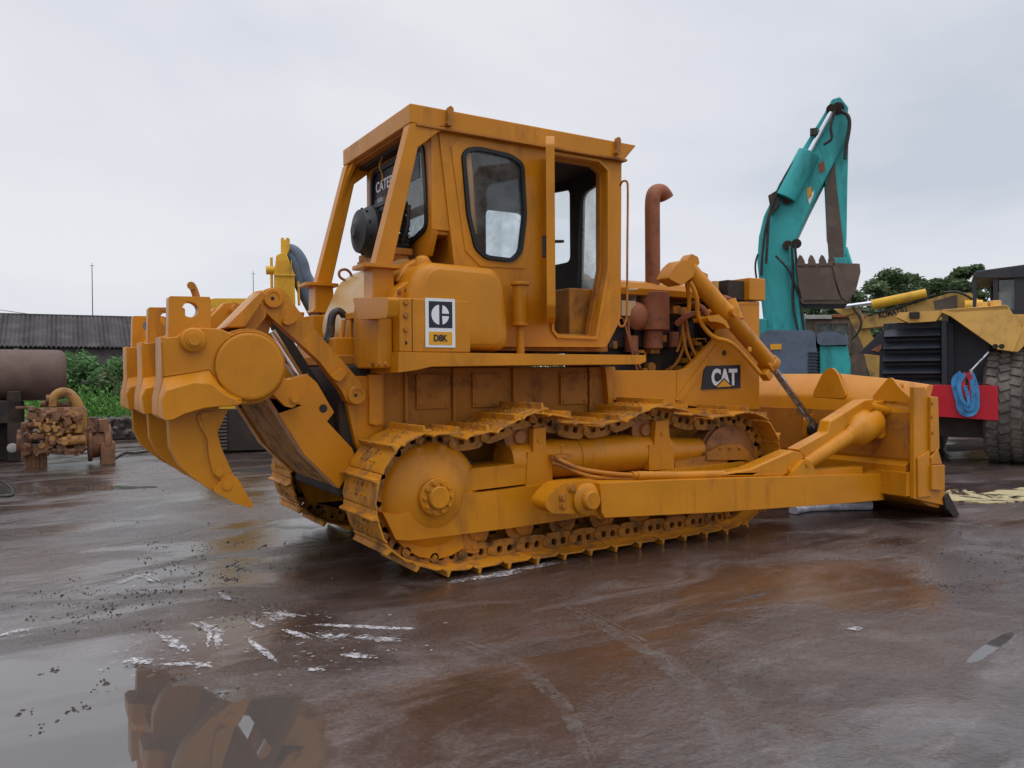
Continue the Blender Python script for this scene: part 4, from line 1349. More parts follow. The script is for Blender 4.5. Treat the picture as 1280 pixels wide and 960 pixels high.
# lower link: the wide drawbar
YLW = -.68
ll = MB()
ll.prism(PP([(318, 494), (343, 481), (362, 474), (384, 467.5), (396, 478), (418, 515.5), (409, 527), (440, 560), (446, 575), (424, 611), (380, 568), (360, 536), (336, 498)], YLW), YLW, YLW + .14)
llo = part(ll, 'lower_link', 'yellow', bevel=.018, seg=3)
l2 = MB()
l2.prism(roundpoly(PP([(334, 486), (344, 470), (352, 468), (374, 492), (374, 502), (366, 510), (356, 508)], YLW - .05), .02), YLW - .06, YLW)
a, b = P(368, 499, YLW - .06); l2.bolt((a, YLW - .06, b), (0, -1, 0), .03, .02)
part(l2, 'link_lug', 'yellow', llo, bevel=.01)
dd = MB()
a, b = P(404, 510.5, YLW); dd.cyl((a, YLW - .003, b), (a, YLW + .02, b), .032, n=18)
part(dd, 'pin_hole', 'dark', llo, bevel=0)
mir(upo); mir(llo)
cb = MB()
pA = P(340, 520, -.5); pB = P(420, 600, -.5)
cb.prism(PP([(336, 500), (356, 488), (440, 575), (424, 611), (380, 570)], -.55), -.54, .54)
part(cb, 'link_cross_plate', 'link', bevel=.02)
for y in (-.42, .42):
    q0 = P(338, 415, -.42); q1 = P(425, 555, -.42); qm = ((q0[0] * .60 + q1[0] * .40), (q0[1] * .60 + q1[1] * .40))
    c_ = MB().cyl((qm[0], y, qm[1]), (q1[0], y, q1[1]), .085, n=28)
    c_.cyl((q1[0], y - .1, q1[1]), (q1[0], y + .1, q1[1]), .09, n=20)
    co_ = part(c_, 'ripper_cylinder', 'dark', bevel=.006)
    part(MB().cyl((q0[0], y, q0[1]), (qm[0], y, qm[1]), .04, n=20), 'cylinder_rod', 'chrome', co_, bevel=0)
ib = MB()
ib.prism(PP([(330, 395), (350, 400), (420, 545), (440, 570), (425, 580), (400, 540)], -.6), .52, .60)
part(ib, 'inner_link', 'yellow_under', bevel=.01)
ib = MB().prism(PP([(336, 396), (352, 402), (438, 540), (438, 575), (420, 575), (372, 480), (347, 425)], -.30), -.30, -.22)
part(ib, 'inner_link', 'dark', bevel=.01)
# =================================================================== SURROUNDINGS
YAW = math.atan2(-.5246, .8513)          # local x to the right of the view, local y away, z up
def vh(u): return 472 - .0076 * (u - 25)
class Loc:
    """local frame of a thing standing D metres away, its y axis along the sight line through column u0"""
    def __init__(s, u0, D):
        s.u0, s.D = u0, D
        f = (.5245, .8513); r = (.8513, -.5246)
        a = (u0 - 640) / F * D
        s.th = math.atan((u0 - 640) / F); s.R = D / math.cos(s.th)
        s.o = (CAM[0] + f[0] * D + r[0] * a, CAM[1] + f[1] * D + r[1] * a)
    def x(s, u, dy=0): return (s.R + dy) * math.tan(math.atan((u - 640) / F) - s.th)
    def z(s, u, v, dy=0):
        ph = math.atan((u - 640) / F) - s.th
        return max(0.0, 1.5 + (vh(u) - v) / F * (s.R + dy) / math.cos(ph) * math.cos(s.th + ph))
    def p(s, u, v, dy=0): return (s.x(u, dy), s.z(u, v, dy))
    def pp(s, pts, dy=0): return [s.p(u, v, dy) for u, v in pts]
    def p3(s, u, v, dy=0): return (s.x(u, dy), dy, s.z(u, v, dy))
    def empty(s, name): return empty(name, (s.o[0], s.o[1], 0), YAW - s.th)
def B(mb, name, mat, parent, bevel=.01, smooth=35, **k):
    return build_parts(mb, name, mat, parent, bevel, smooth)

# ---------------- teal excavator
L = Loc(1000, 15.0)
T = tag(L.empty('excavator'), 'teal crawler excavator with raised boom and rusty bucket behind the blade', 'excavator')
boom = MB()
boom.prism(L.pp([(957, 418), (952, 370), (948, 330), (950, 300), (956, 275), (975, 235), (1005, 190), (1030, 150), (1040, 132), (1050, 129), (1060, 142), (1058, 170), (1050, 195), (1034, 225), (1012, 268), (996, 302), (993, 320), (1002, 380), (1008, 418)]), -.32, .32)
bo = B(boom, 'boom', 'teal', T, .03)
rb_ = MB()
rb_.cyl(L.p3(1048, 137, -.36), L.p3(1048, 137, .36), .11, n=18); rb_.cyl(L.p3(1040, 138, -.42), L.p3(1040, 138, .42), .09, n=18)
for u, v in ((985, 307), (996, 305), (985, 250)):
    rb_.cyl(L.p3(u, v, -.42), L.p3(u, v, .42), .09, n=14)
B(rb_, 'boom_pin', 'dark', bo, .005)
bc1 = MB(); bc1.cyl(L.p3(982, 248, -.40), L.p3(1012, 192, -.40), .20, n=24)
bco = B(bc1, 'stick_cylinder', 'teal', T, .01)
B(MB().cyl(L.p3(1012, 192, -.40), L.p3(1040, 142, -.40), .045, n=16), 'cylinder_rod', 'chrome', bco, 0)
bc3 = MB().cyl(L.p3(1001, 418, -.38), L.p3(991, 330, -.38), .10, n=20)
bc3.cyl(L.p3(991, 330, -.38), L.p3(989, 308, -.38), .05, n=14)
B(bc3, 'boom_cylinder', 'teal', T, .01)
sk_ = MB()
sk_.prism(L.pp([(1041, 140), (1058, 138), (1061, 165), (1059, 240), (1058, 300), (1056, 330), (1044, 330), (1034, 300), (1031, 225), (1036, 190)]), -.20, .20)
so_ = B(sk_, 'stick', 'teal', T, .02)
sk2 = MB().prism(L.pp([(1033, 235), (1043, 200), (1046, 240), (1053, 300), (1055, 332), (1036, 332), (1034, 300)]), -.235, -.202)
B(sk2, 'stick_wear_face', 'bucket', so_, .004)
ln = MB(); ln.cyl(L.p3(1056, 310, -.15), L.p3(1064, 335, -.15), .05, n=10); ln.prism(L.pp([(1036, 325), (1058, 325), (1060, 345), (1038, 345)]), -.3, .3)
B(ln, 'bucket_link', 'teal', T, .01)
bk_ = MB()
bk_.prism(L.pp([(1038, 334), (1072, 335), (1073, 345), (1068, 365), (1058, 382), (1050, 376), (1042, 352)]), -.62, -.56)
bk_.prism(L.pp([(1038, 334), (1072, 335), (1073, 345), (1068, 365), (1058, 382), (1050, 376), (1042, 352)]), .56, .62)
bk_.prism(L.pp([(996, 335), (1038, 334), (1046, 370), (1052, 381), (1004, 382), (998, 360)]), -.60, -.52)
bk_.prism(L.pp([(1038, 334), (1072, 335), (1073, 345), (1066, 350), (1040, 345)]), -.6, .6)
bk_.prism(L.pp([(1000, 378), (1056, 378), (1058, 383), (1003, 383)]), -.60, .60)
for u in (1001, 1014, 1027, 1038):
    bk_.prism(L.pp([(u - 4, 338), (u - 4, 330), (u - 1, 324), (u + 2, 326), (u + 5, 332), (u + 6, 338)]), -.62, -.53)
B(bk_, 'bucket', 'bucket', T, .012)
hs_ = MB()
hs_.tube([L.p3(u, v, -.45) for u, v in ((1052, 140), (1062, 146), (1063, 160), (1058, 185), (1057, 200))], 0.032, 8)
hs_.tube([L.p3(u, v, -.5) for u, v in ((1002, 192), (985, 215), (970, 245), (958, 280), (953, 320), (952, 345))], 0.025, 8)
hs_.tube([L.p3(u, v, -.5) for u, v in ((1000, 195), (975, 238), (962, 262), (960, 300), (958, 330))], 0.025, 8)
hs_.tube([L.p3(u, v, -.5) for u, v in ((1044, 140), (1038, 160), (1042, 175), (1030, 182))], 0.025, 8)
hs_.tube([L.p3(u, v, -.5) for u, v in ((990, 305), (992, 340), (990, 380), (998, 416))], 0.022, 8)
hs_.tube([L.p3(u, v, -.5) for u, v in ((994, 305), (998, 350), (1002, 390), (1006, 416))], 0.022, 8)
hs_.tube([L.p3(u, v, -.5) for u, v in ((970, 320), (985, 335), (992, 352), (1000, 372))], .02, 8)
hs_.tube([L.p3(u, v, -.5) for u, v in ((948, 318), (944, 330), (946, 350), (950, 360))], .018, 8)
hs_.prism(L.pp([(962, 252), (972, 246), (976, 262), (966, 275)]), -.5, -.34)
hs_.box(L.x(1013), L.x(1022), -.46, -.36, L.z(1018, 178), L.z(1018, 170))
B(hs_, 'hydraulic_hose', 'hose', T, 0, 60)
stx = MB()
stx.prism(L.pp([(1009, 241), (1014, 238), (1015, 250), (1010, 255)]), -.328, -.322)
B(stx, 'sticker', 'signyellow', T, 0)
stx = MB()
stx.prism(L.pp([(1023, 212), (1030, 207), (1031, 219), (1025, 223)]), -.328, -.322)
B(stx, 'sticker', 'rust', T, 0)
stx = MB().prism(L.pp([(1010, 252), (1018, 243), (1017, 250), (1012, 261)]), -.328, -.322)
B(stx, 'sticker', 'white', T, 0)
body = MB()
body.prism(roundpoly(L.pp([(950, 478), (953, 420), (962, 416), (1018, 416), (1021, 478)]), .12, 5), -1.0, 1.6)
body.prism(roundpoly(L.pp([(1020, 430), (1020, 418), (1045, 418), (1056, 427), (1058, 433), (1024, 434)]), .1, 5), -1.0, 1.4)
bdo = B(body, 'engine_hood', 'grey_blue', T, .04)
B(MB().box(L.x(963, -1), L.x(977, -1), -1.012, -1.001, L.z(970, 437, -1), L.z(970, 430, -1)), 'hood_sticker', 'signyellow', bdo, 0)
lv = MB()
for i in range(9): lv.box(L.x(1010, -1), L.x(1024, -1), -1.03, -1.0, L.z(1015, 442 + i * 4, -1), L.z(1015, 442 + i * 4 - 1.8, -1))
B(lv, 'louvre', 'charcoal', bdo, .003)
B(MB().prism(L.pp([(1023, 480), (1023, 434), (1056, 434), (1060, 455), (1060, 480)]), -.93, 1.3), 'side_door', 'teal', T, .02)
B(MB().box(L.x(945), L.x(1062), -1.2, 1.6, .95, L.z(1000, 470)), 'slewing_frame', 'teal', T, .03)
B(MB().box(L.x(935), L.x(960), -.4, .8, .95, L.z(950, 400)), 'counterweight', 'teal', T, .03)
ut = MB()
for y in (-1.3, .9):
    ut.prism(roundpoly([(-2.0, .05), (1.6, .05), (1.8, .5), (1.6, .9), (-2.0, .9), (-2.2, .5)], .3, 6), y, y + .55)
B(ut, 'crawler_track', 'dark', T, .01)

# ---------------- small site cabin behind the teal excavator
L = Loc(1045, 24.0)
S = tag(L.empty('cabin'), 'weathered brown cabin with a pale roof edge and dusty window behind the teal excavator', 'cabin')
cbm = MB().prism(L.pp([(1008, 520), (1008, 396), (1083, 396), (1083, 520)]), 0, 2.2, [L.pp([(1020, 440), (1020, 403), (1062, 403), (1062, 440)])])
cbo = B(cbm, 'wall', 'bucket', S, .02)
B(MB().prism(L.pp([(1001, 399), (1001, 394), (1040, 394), (1040, 399)]), -.15, 2.3), 'roof', 'cream', S, .01)
B(MB().prism(L.pp([(1040, 397), (1040, 393), (1084, 393), (1084, 397)]), -.1, 2.3), 'roof_edge', 'rust', S, .01)
wn = MB().prism(L.pp([(1018, 442), (1018, 401), (1064, 401), (1064, 442)]), -.06, -.005, [L.pp([(1022, 438), (1022, 405), (1060, 405), (1060, 438)])])
wn.box(L.x(1040), L.x(1042), -.05, -.005, L.z(1040, 438), L.z(1040, 405))
wno = B(wn, 'window_frame', 'bucket', cbo, .005)
B(MB().prism(L.pp([(1022, 438), (1022, 405), (1060, 405), (1060, 438)]), .02, .03), 'window_pane', 'glass_hazy', wno, 0)

# ---------------- second (faded yellow) excavator with its boom lying low
L = Loc(1130, 20.0)
K = tag(L.empty('excavator'), 'faded yellow excavator with low boom stretched out behind the black grille machine', 'excavator')
km = MB()
km.prism(L.pp([(1075, 412), (1082, 398), (1120, 388), (1190, 367), (1212, 368), (1222, 376), (1226, 392), (1195, 398), (1150, 404), (1110, 408)]), -.35, .35)
kmo = B(km, 'boom', 'exfaded', K, .03)
B(MB().prism(L.pp([(1166, 378), (1195, 370), (1196, 388), (1168, 388)]), -.356, -.351), 'burnt_patch', 'bucket', kmo, 0)
kc = MB(); kc.cyl(L.p3(1090, 381, -.4), L.p3(1158, 367, -.4), .12, n=20); kc.cyl(L.p3(1205, 384, -.42), L.p3(1228, 384, -.42), .17, n=20)
kco = B(kc, 'stick_cylinder', 'exyellow', K, .01)
B(MB().cyl(L.p3(1052, 384, -.4), L.p3(1090, 379, -.4), .055, n=14), 'cylinder_rod', 'chrome', kco, 0)
ks = MB()
ks.prism(L.pp([(1060, 386), (1075, 388), (1100, 440), (1106, 470), (1094, 470), (1076, 425), (1062, 398)]), -.25, .25)
ks.prism(L.pp([(1080, 440), (1098, 436), (1104, 470), (1090, 478)]), -.3, .3)
ks.prism(roundpoly(L.pp([(1044, 388), (1052, 381), (1066, 383), (1070, 392), (1056, 396)]), .06), -.3, .3)
B(ks, 'stick', 'exfaded', K, .02)
kh = MB()
kh.tube([L.p3(u, v, -.45) for u, v in ((1180, 366), (1195, 364), (1210, 370), (1222, 380))], .03, 8)
kh.tube([L.p3(u, v, -.45) for u, v in ((1066, 384), (1078, 400), (1074, 415), (1064, 424))], .03, 8)
kh.tube([L.p3(u, v, -.45) for u, v in ((1076, 388), (1100, 392), (1135, 380), (1170, 368))], .022, 8)
B(kh, 'hydraulic_hose', 'hose', K, 0, 60)
kb = MB().box(L.x(1205), L.x(1300), .0, 2.6, .9, L.z(1240, 400))
B(kb, 'upper_body', 'exfaded', K, .05)
B(MB().prism(roundpoly([(L.x(1190), .05), (L.x(1310), .05), (L.x(1318), .5), (L.x(1310), .9), (L.x(1190), .9), (L.x(1182), .5)], .3), 0, 2.8), 'crawler_track', 'dark', K, .02)
m_ = Matrix.Translation((L.x(1116), -.356, L.z(1116, 392))) @ Matrix.Rotation(R(-11), 4, 'Y') @ FR
text_mesh('KOMATSU', 'signblack', kmo, 'lettering', L.x(1134) - L.x(1099), .155, m_, bold=.03)

# ---------------- big wheeled machine seen from behind
L = Loc(1180, 12.9)
W = tag(L.empty('wheel_loader'), 'wheeled machine with black slatted grille, red bumper and big tyre at right', 'loader')
gr = MB()
gr.prism(L.pp([(1100, 483), (1104, 404), (1180, 400), (1192, 404), (1192, 482)]), .12, 1.6)
gro = B(gr, 'grille_body', 'charcoal', W, .01)
sl = MB()
for i in range(5):
    v = 410 + i * 15.5
    x0_, x1_ = L.x(1105 - i * .8), L.x(1176)
    z0_ = L.z(1140, v + 12.5); z1_ = L.z(1140, v)
    vs = [(x0_, .118, z0_), (x1_, .118, z0_), (x1_, -.06, z0_ + .03), (x0_, -.06, z0_ + .03), (x0_, .118, z1_), (x1_, .118, z1_)]
    sl.add(vs, [(0, 1, 2, 3), (3, 2, 5, 4), (0, 3, 4), (1, 5, 2), (0, 4, 5, 1)])
B(sl, 'grille_slat', 'charcoal', gro, .004)
B(MB().prism(L.pp([(1177, 482), (1177, 402), (1183, 400), (1184, 482)]), -.08, .118), 'grille_frame', 'charcoal', gro, .006)
# dark tail fairings left of the grille
fr_ = MB().prism(L.pp([(1073, 441), (1112, 403), (1106, 432), (1104, 482), (1098, 482), (1099, 444)]), .1, .5)
B(fr_, 'side_fairing', 'charcoal', gro, .01)
B(MB().prism(L.pp([(1088, 438), (1101, 430), (1103, 434), (1098, 440)]), .06, .09), 'tail_lamp_mount', 'rust', gro, .004)
dk_ = MB().prism(L.pp([(1185, 500), (1185, 392), (1212, 392), (1238, 425), (1236, 500)]), .30, 3.2)
dk_.box(L.x(1212, 1.5), L.x(1340, 1.5), 1.5, 3.2, .9, L.z(1250, 396, 1.5))
B(dk_, 'engine_bay_side', 'charcoal', W, .02)
hd_ = MB()
hd_.prism(L.pp([(1120, 397), (1124, 391), (1180, 389), (1170, 402), (1136, 404)]), -.1, .35)
hd_.prism(L.pp([(1176, 391), (1180, 388), (1258, 382), (1276, 410), (1276, 414), (1266, 440), (1246, 437), (1188, 396)]), -.14, -.08)
hd_.prism(L.pp([(1176, 388), (1258, 382), (1262, 388), (1190, 392)]), -.14, 2.8)
hd_.prism(L.pp([(1258, 392), (1330, 392), (1330, 408), (1278, 410)]), .2, 2.6)
hdo_ = B(hd_, 'hood_and_fender', 'ldyellow', W, .008)
ch = MB().prism(L.pp([(1266, 440), (1276, 411), (1282, 404), (1282, 430), (1272, 440)]), -.10, .6)
B(ch, 'fender_edge', 'ldyellow', hdo_, .01)
fc = MB()
for u in (1228, 1244): fc.cyl(L.p3(u, 386, .3), L.p3(u, 376 if u > 1240 else 378, .3), .085, n=18)
B(fc, 'filler_cap', 'ldyellow', hdo_, .01)
B(MB().box(L.x(1137), L.x(1150), -.2, -.1, L.z(1140, 399), L.z(1140, 391)), 'lamp', 'dark', hdo_, .01)
t_ = MB(); 
for u in (1244, 1252): t_.cyl(L.p3(u, 433, -.145), L.p3(u, 433, -.135), .04, n=14)
B(t_, 'bolt_hole', 'dark', hdo_, 0)
bpm = MB().prism(L.pp([(1110, 480), (1246, 482), (1247, 525), (1110, 516)]), -.22, .1)
B(bpm, 'red_bumper', 'red', W, .015)
und = MB().box(L.x(1110), L.x(1235), .1, 2.6, .42, L.z(1180, 478))
B(und, 'chassis', 'dark', W, .02)
B(MB().box(L.x(1205), L.x(1400), 1.2, 3.9, .5, L.z(1290, 470)), 'main_frame', 'dark', W, .02)
def big_tyre(cu, cv, D_, r, w, parent_loc, dy):
    mb = MB()
    c = (parent_loc.x(cu, dy), dy, r)
    prof = [(r * .55, 0), (r * .62, -.02), (r * .86, -.04), (r * .965, .03), (r, .10), (r, w - .10), (r * .965, w - .03), (r * .86, w + .04), (r * .62, w + .02), (r * .55, w)]
    return mb, c, prof
# wheels: the near tyre shows its tread broadside on
r_ = .91; w_ = .86
Rm = Matrix.Translation((L.x(1274, .6), .72, r_)) @ Matrix.Rotation(R(-6), 4, 'Z')
ty = MB().lathe((-w_ / 2, 0, 0), (1, 0, 0), [(r_ * .55, .06), (r_ * .64, .02), (r_ * .86, -.03), (r_ * .955, .02), (r_ * .985, .08), (r_ * .99, w_ - .08), (r_ * .955, w_ - .02), (r_ * .86, w_ + .03), (r_ * .64, w_ - .02), (r_ * .55, w_ - .06)], 72)
for k in range(34):
    a = 2 * PI * k / 34
    for j in range(5):
        s0 = len(ty.v)
        hx_ = (-.33 + j * .165)
        a2 = a + (PI / 34 if j % 2 else 0)
        ty.box(hx_ - .068, hx_ + .068, -.060, .060, r_ * .97, r_ * 1.018)
        ty.xf(Matrix.Rotation(a2, 4, 'X') @ Matrix.Translation((hx_, 0, 0)) @ Matrix.Rotation(R(20 if j % 2 else -15), 4, 'Z') @ Matrix.Translation((-hx_, 0, 0)), s0)
ty.xf(Rm)
tyo = B(ty, 'tyre', 'tyre', W, 0)
rmm = MB().lathe((-w_ / 2, 0, 0), (1, 0, 0), [(.1, .1), (.3, .06), (r_ * .5, .10), (r_ * .56, .05), (r_ * .56, w_ - .05), (.1, w_ - .1)], 40); rmm.xf(Rm)
B(rmm, 'wheel_rim', 'ldyellow', tyo, 0)
for (dx, dy) in ((1.9, 2.8), (-1.5, 1.6)):
    c = tyo.copy(); COL.objects.link(c); c.parent = W; c.location = (dx, dy, 0)
    c2_ = tyo.children[0].copy(); COL.objects.link(c2_); c2_.parent = c
# the cab forward of the engine
cb_ = MB()
cb_.prism(L.pp([(1216, 344), (1220, 339), (1300, 328), (1345, 330), (1345, 346), (1222, 348)], 1.2), 1.2, 3.0)
cbo_ = B(cb_, 'cab_roof', 'charcoal', W, .02)
cp_ = MB()
for (a, b) in ((1216, 1221), (1242, 1248), (1268, 1300)):
    cp_.box(L.x(a, 1.2), L.x(b, 1.2), 1.25, 1.33, L.z(1250, 395, 1.2), L.z(1250, 346, 1.2))
cp_.box(L.x(1244, 1.2), L.x(1345, 1.2), 2.8, 2.9, L.z(1250, 395, 1.2), L.z(1250, 346, 1.2))
cp_.box(L.x(1242, 1.2), L.x(1345, 1.2), 1.25, 2.9, L.z(1250, 400, 1.2), L.z(1250, 387, 1.2))
B(cp_, 'cab_frame', 'charcoal', cbo_, .01)
B(MB().box(L.x(1249, 1.2), L.x(1268, 1.2), 1.27, 1.28, L.z(1250, 387, 1.2), L.z(1250, 350, 1.2)), 'cab_window', 'glass_dusty', cbo_, 0)
B(MB().box(L.x(1249, 1.2), L.x(1268, 1.2), 2.0, 2.1, L.z(1250, 387, 1.2), L.z(1250, 360, 1.2)), 'cab_seat', 'cream', cbo_, .03)

# straps hanging on the bumper
SB = tag(L.empty('strap'), 'blue lifting strap bundled in loops over the red bumper', 'strap')
stp = MB()
def ribbon(mb, pts, w, t=.012):
    pts = [Vector(p) for p in pts]
    for _ in range(2):
        q = [pts[0]]
        for i in range(len(pts) - 1):
            q += [pts[i] * .75 + pts[i + 1] * .25, pts[i] * .25 + pts[i + 1] * .75]
        q.append(pts[-1]); pts = q
    rg_ = []
    for i, p in enumerate(pts):
        d = (pts[min(i + 1, len(pts) - 1)] - pts[max(i - 1, 0)]).normalized()
        a = d.cross(Vector((0, 1, 0)))
        a = a.normalized() if a.length > .1 else Vector((1, 0, 0))
        n_ = Vector((0, 1, 0))
        tw = math.sin(i * .35) * .25
        a = (a + n_ * tw).normalized(); n2_ = a.cross(d).normalized()
        rg_.append([p + a * w / 2 + n2_ * t / 2, p - a * w / 2 + n2_ * t / 2, p - a * w / 2 - n2_ * t / 2, p + a * w / 2 - n2_ * t / 2])
    vs = [v for r in rg_ for v in r]
    fs = [(i * 4 + k, i * 4 + (k + 1) % 4, (i + 1) * 4 + (k + 1) % 4, (i + 1) * 4 + k) for i in range(len(rg_) - 1) for k in range(4)]
    fs += [(3, 2, 1, 0), tuple(range(len(vs) - 4, len(vs)))]
    mb.add(vs, fs)
q_ = lambda l, dy: [L.p3(u, v, dy) for u, v in l]
ribbon(stp, q_([(1202, 466), (1194, 472), (1192, 480), (1198, 500), (1200, 514), (1210, 519), (1220, 514), (1221, 498), (1219, 480), (1213, 466)], -.27), .085)
ribbon(stp, q_([(1206, 468), (1198, 476), (1200, 495), (1207, 512), (1216, 512), (1217, 494), (1215, 474)], -.30), .06)
ribbon(stp, q_([(1204, 470), (1197, 482), (1202, 500), (1212, 510), (1210, 495), (1206, 482)], -.32), .05)
so = stp.build('strap_loops', 'strapblue', SB, .003)
rs = MB()
ribbon(rs, q_([(1208, 466), (1203, 474), (1204, 488), (1210, 502), (1215, 490), (1214, 474), (1209, 466)], -.29), .07)
rs.build('red_sleeve', 'strapred', SB, .003)
hk = MB(); hk.cyl(L.p3(1213, 470, -.25), L.p3(1214, 462, -.25), .03, n=12); hk.cyl(L.p3(1214, 463, -.2), L.p3(1236, 440, -.1), .016, n=8)
hk.build('hook_and_cord', 'steel', SB, .002)

# ---------------- yellow excavator behind the ripper
L = Loc(345, 17.0)
X = tag(L.empty('excavator'), 'bright yellow excavator with folded boom and blue hose cover behind the ripper', 'excavator')
xm_ = MB()
xm_.prism(L.pp([(343, 420), (344, 345), (347, 322), (355, 318), (360, 321), (369, 345), (370, 380), (366, 420)]), -.3, .3)
xm_.prism(L.pp([(353, 322), (353, 299), (356, 298), (358, 302), (361, 298), (364, 300), (364, 312), (360, 322)]), -.15, .15)
xo = B(xm_, 'boom', 'exyellow', X, .02)
xr_ = MB()
for u in (349, 353, 357, 361, 365): xr_.box(L.x(u), L.x(u + 1), -.32, -.30, L.z(u, 400), L.z(u, 328))
xr_.box(L.x(344), L.x(370), -.33, -.30, L.z(350, 347), L.z(350, 345))
B(xr_, 'boom_rib', 'exyellow', xo, .004)
xk = MB(); xk.cyl(L.p3(334, 338, -.2), L.p3(345, 338, -.2), .09, n=14); xk.cyl(L.p3(341, 322, -.2), L.p3(341, 360, -.2), .03, n=8); xk.cyl(L.p3(374, 352, -.1), L.p3(375, 382, -.1), .03, n=8)
B(xk, 'boom_fitting', 'exyellow', xo, .01)
xs = MB().tube([L.p3(u, v, .1) for u, v in ((358, 314), (368, 313), (378, 328), (380, 346), (392, 364), (402, 385), (412, 400))], (.13, .22), 14)
xs.tube([L.p3(u, v, .1) for u, v in ((360, 318), (370, 326), (374, 345), (388, 375), (404, 402))], (.13, .20), 14)
B(xs, 'blue_cover', 'strapblue' if False else 'grey_blue', X, 0, 60)
xb_ = MB(); xb_.prism(roundpoly(L.pp([(262, 515), (262, 384), (270, 378), (325, 378), (330, 400), (330, 515)]), .1), -.9, 1.8)
B(xb_, 'upper_body', 'exyellow', X, .03)
xt = MB()
for y in (-1.3, .9):
    xt.prism(roundpoly([(L.x(262), .05), (L.x(352), .05), (L.x(358), .45), (L.x(352), .85), (L.x(262), .85), (L.x(256), .45)], .25, 6), y, y + .5)
xto = B(xt, 'crawler_track', 'dark', X, .01)
xg_ = MB()
for i in range(12):
    z = .08 + i * .067
    xg_.box(L.x(264, -1.3), L.x(283, -1.3), -1.36, -1.30, z, z + .04)
B(xg_, 'track_shoe_face', 'bucket', xto, .004)
B(MB().box(L.x(290), L.x(325), -.7, .9, .3, 1.2), 'undercarriage', 'dark', X, .02)

# ---------------- scrap engine on the left
L = Loc(90, 13.6)
EN = tag(L.empty('engine'), 'old rusty yellow diesel engine standing on the wet ground at left', 'engine')
eb = MB()
eb.prism(L.pp([(52, 565), (52, 520), (64, 512), (108, 512), (108, 556), (96, 558), (80, 566)]), -.3, .35)
eb.box(L.x(55), L.x(66), -.38, -.3, L.z(60, 562), L.z(60, 530)); eb.box(L.x(70), L.x(78), -.36, -.3, L.z(60, 560), L.z(60, 528))
ebo = B(eb, 'engine_block', 'engine_y', EN, .015)
e_ = MB()
e_.cyl(L.p3(48, 516, -.2), L.p3(106, 514, -.2), .085, n=20); e_.cyl(L.p3(50, 522, -.3), L.p3(102, 520, -.3), .07, n=20)
e_.cyl(L.p3(32, 531, -.35), L.p3(64, 532, -.35), .055, n=18); e_.cyl(L.p3(50, 505, -.1), L.p3(102, 506, -.1), .05, n=16)
B(e_, 'manifold_pipe', 'engine_r', ebo, .006)
e_ = MB()
for i, u in enumerate((84, 97)):
    e_.cyl(L.p3(u, 541, -.34), L.p3(u, 526, -.34), .07, n=16)
e_.cyl(L.p3(76, 552, -.42), L.p3(106, 549, -.42), .075, n=20)
B(e_, 'starter_motor', 'engine_y', ebo, .01)
e_ = MB(); rnd = random.Random(11)
for i in range(60):
    u = rnd.uniform(28, 106); v = rnd.uniform(512, 568)
    p = Vector(L.p3(u, v, -.36 + rnd.uniform(-.08, .06)))
    if rnd.random() < .45:
        e_.cyl(p, p + Vector((rnd.uniform(-.15, .15), rnd.uniform(-.05, .05), rnd.uniform(-.1, .1))), rnd.uniform(.015, .05), n=10)
    else:
        e_.obox(p, (rnd.uniform(.04, .16), .1, rnd.uniform(.04, .14)), Matrix.Rotation(rnd.uniform(-.4, .4), 3, 'Y'))
B(e_, 'engine_fitting', 'engine_r', ebo, .005)
e_ = MB(); rnd = random.Random(12)
for i in range(34):
    u = rnd.uniform(40, 106); v = rnd.uniform(514, 560)
    p = Vector(L.p3(u, v, -.42 + rnd.uniform(-.06, .04)))
    if rnd.random() < .5: e_.cyl(p, p + Vector((0, -.06, 0)), rnd.uniform(.02, .055), n=12)
    else: e_.obox(p, (rnd.uniform(.03, .12), .06, rnd.uniform(.03, .09)), Matrix.Rotation(rnd.uniform(-.4, .4), 3, 'Y'))
B(e_, 'pump_casting', 'engine_y', ebo, .005)
e_ = MB().tube([L.p3(u, v, -.15) for u, v in ((66, 508), (66, 497), (74, 490), (84, 490), (92, 497), (98, 508), (102, 520))], (.07, .085), 16)
B(e_, 'intake_elbow', 'engine_y', EN, 0, 60)
e_ = MB(); e_.cyl(L.p3(57, 500, -.1), L.p3(66, 500, -.1), .085, n=18); e_.box(L.x(36), L.x(40), -.3, -.26, L.z(38, 565), L.z(38, 508)); e_.box(L.x(20), L.x(40), -.3, -.26, L.z(38, 510), L.z(38, 507))
B(e_, 'turbo_housing', 'engine_r', EN, .01)
e_ = MB()
fc_ = L.p3(112, 553, .0); fx1 = L.x(139)
e_.lathe(fc_, (1, 0, 0), [(.20, -.05), (.33, -.04), (.33, .02), (.27, .03), (.25, fx1 - fc_[0] - .14), (.31, fx1 - fc_[0] - .12), (.31, fx1 - fc_[0] - .02), (.20, fx1 - fc_[0])], 32)
e_.box(L.x(124), L.x(142), -.30, .30, .0, L.z(130, 552))
e_.box(L.x(108), L.x(120), -.28, -.10, L.z(110, 540), L.z(110, 521)); e_.box(L.x(121), L.x(134), -.24, -.05, L.z(110, 540), L.z(110, 524))
B(e_, 'flywheel_housing', 'engine_r', EN, .012)
e_ = MB()
e_.box(L.x(30), L.x(57), -.26, .26, .0, L.z(40, 562)); e_.box(L.x(26), L.x(36), -.25, .2, L.z(30, 575), L.z(30, 528))
for k in range(5): e_.box(L.x(32 + k * 5), L.x(33.5 + k * 5), -.28, -.255, .02, L.z(40, 564))
e_.cyl(L.p3(20, 552, -.05), L.p3(28, 552, -.05), .20, n=24)
B(e_, 'oil_sump', 'engine_r', EN, .012)
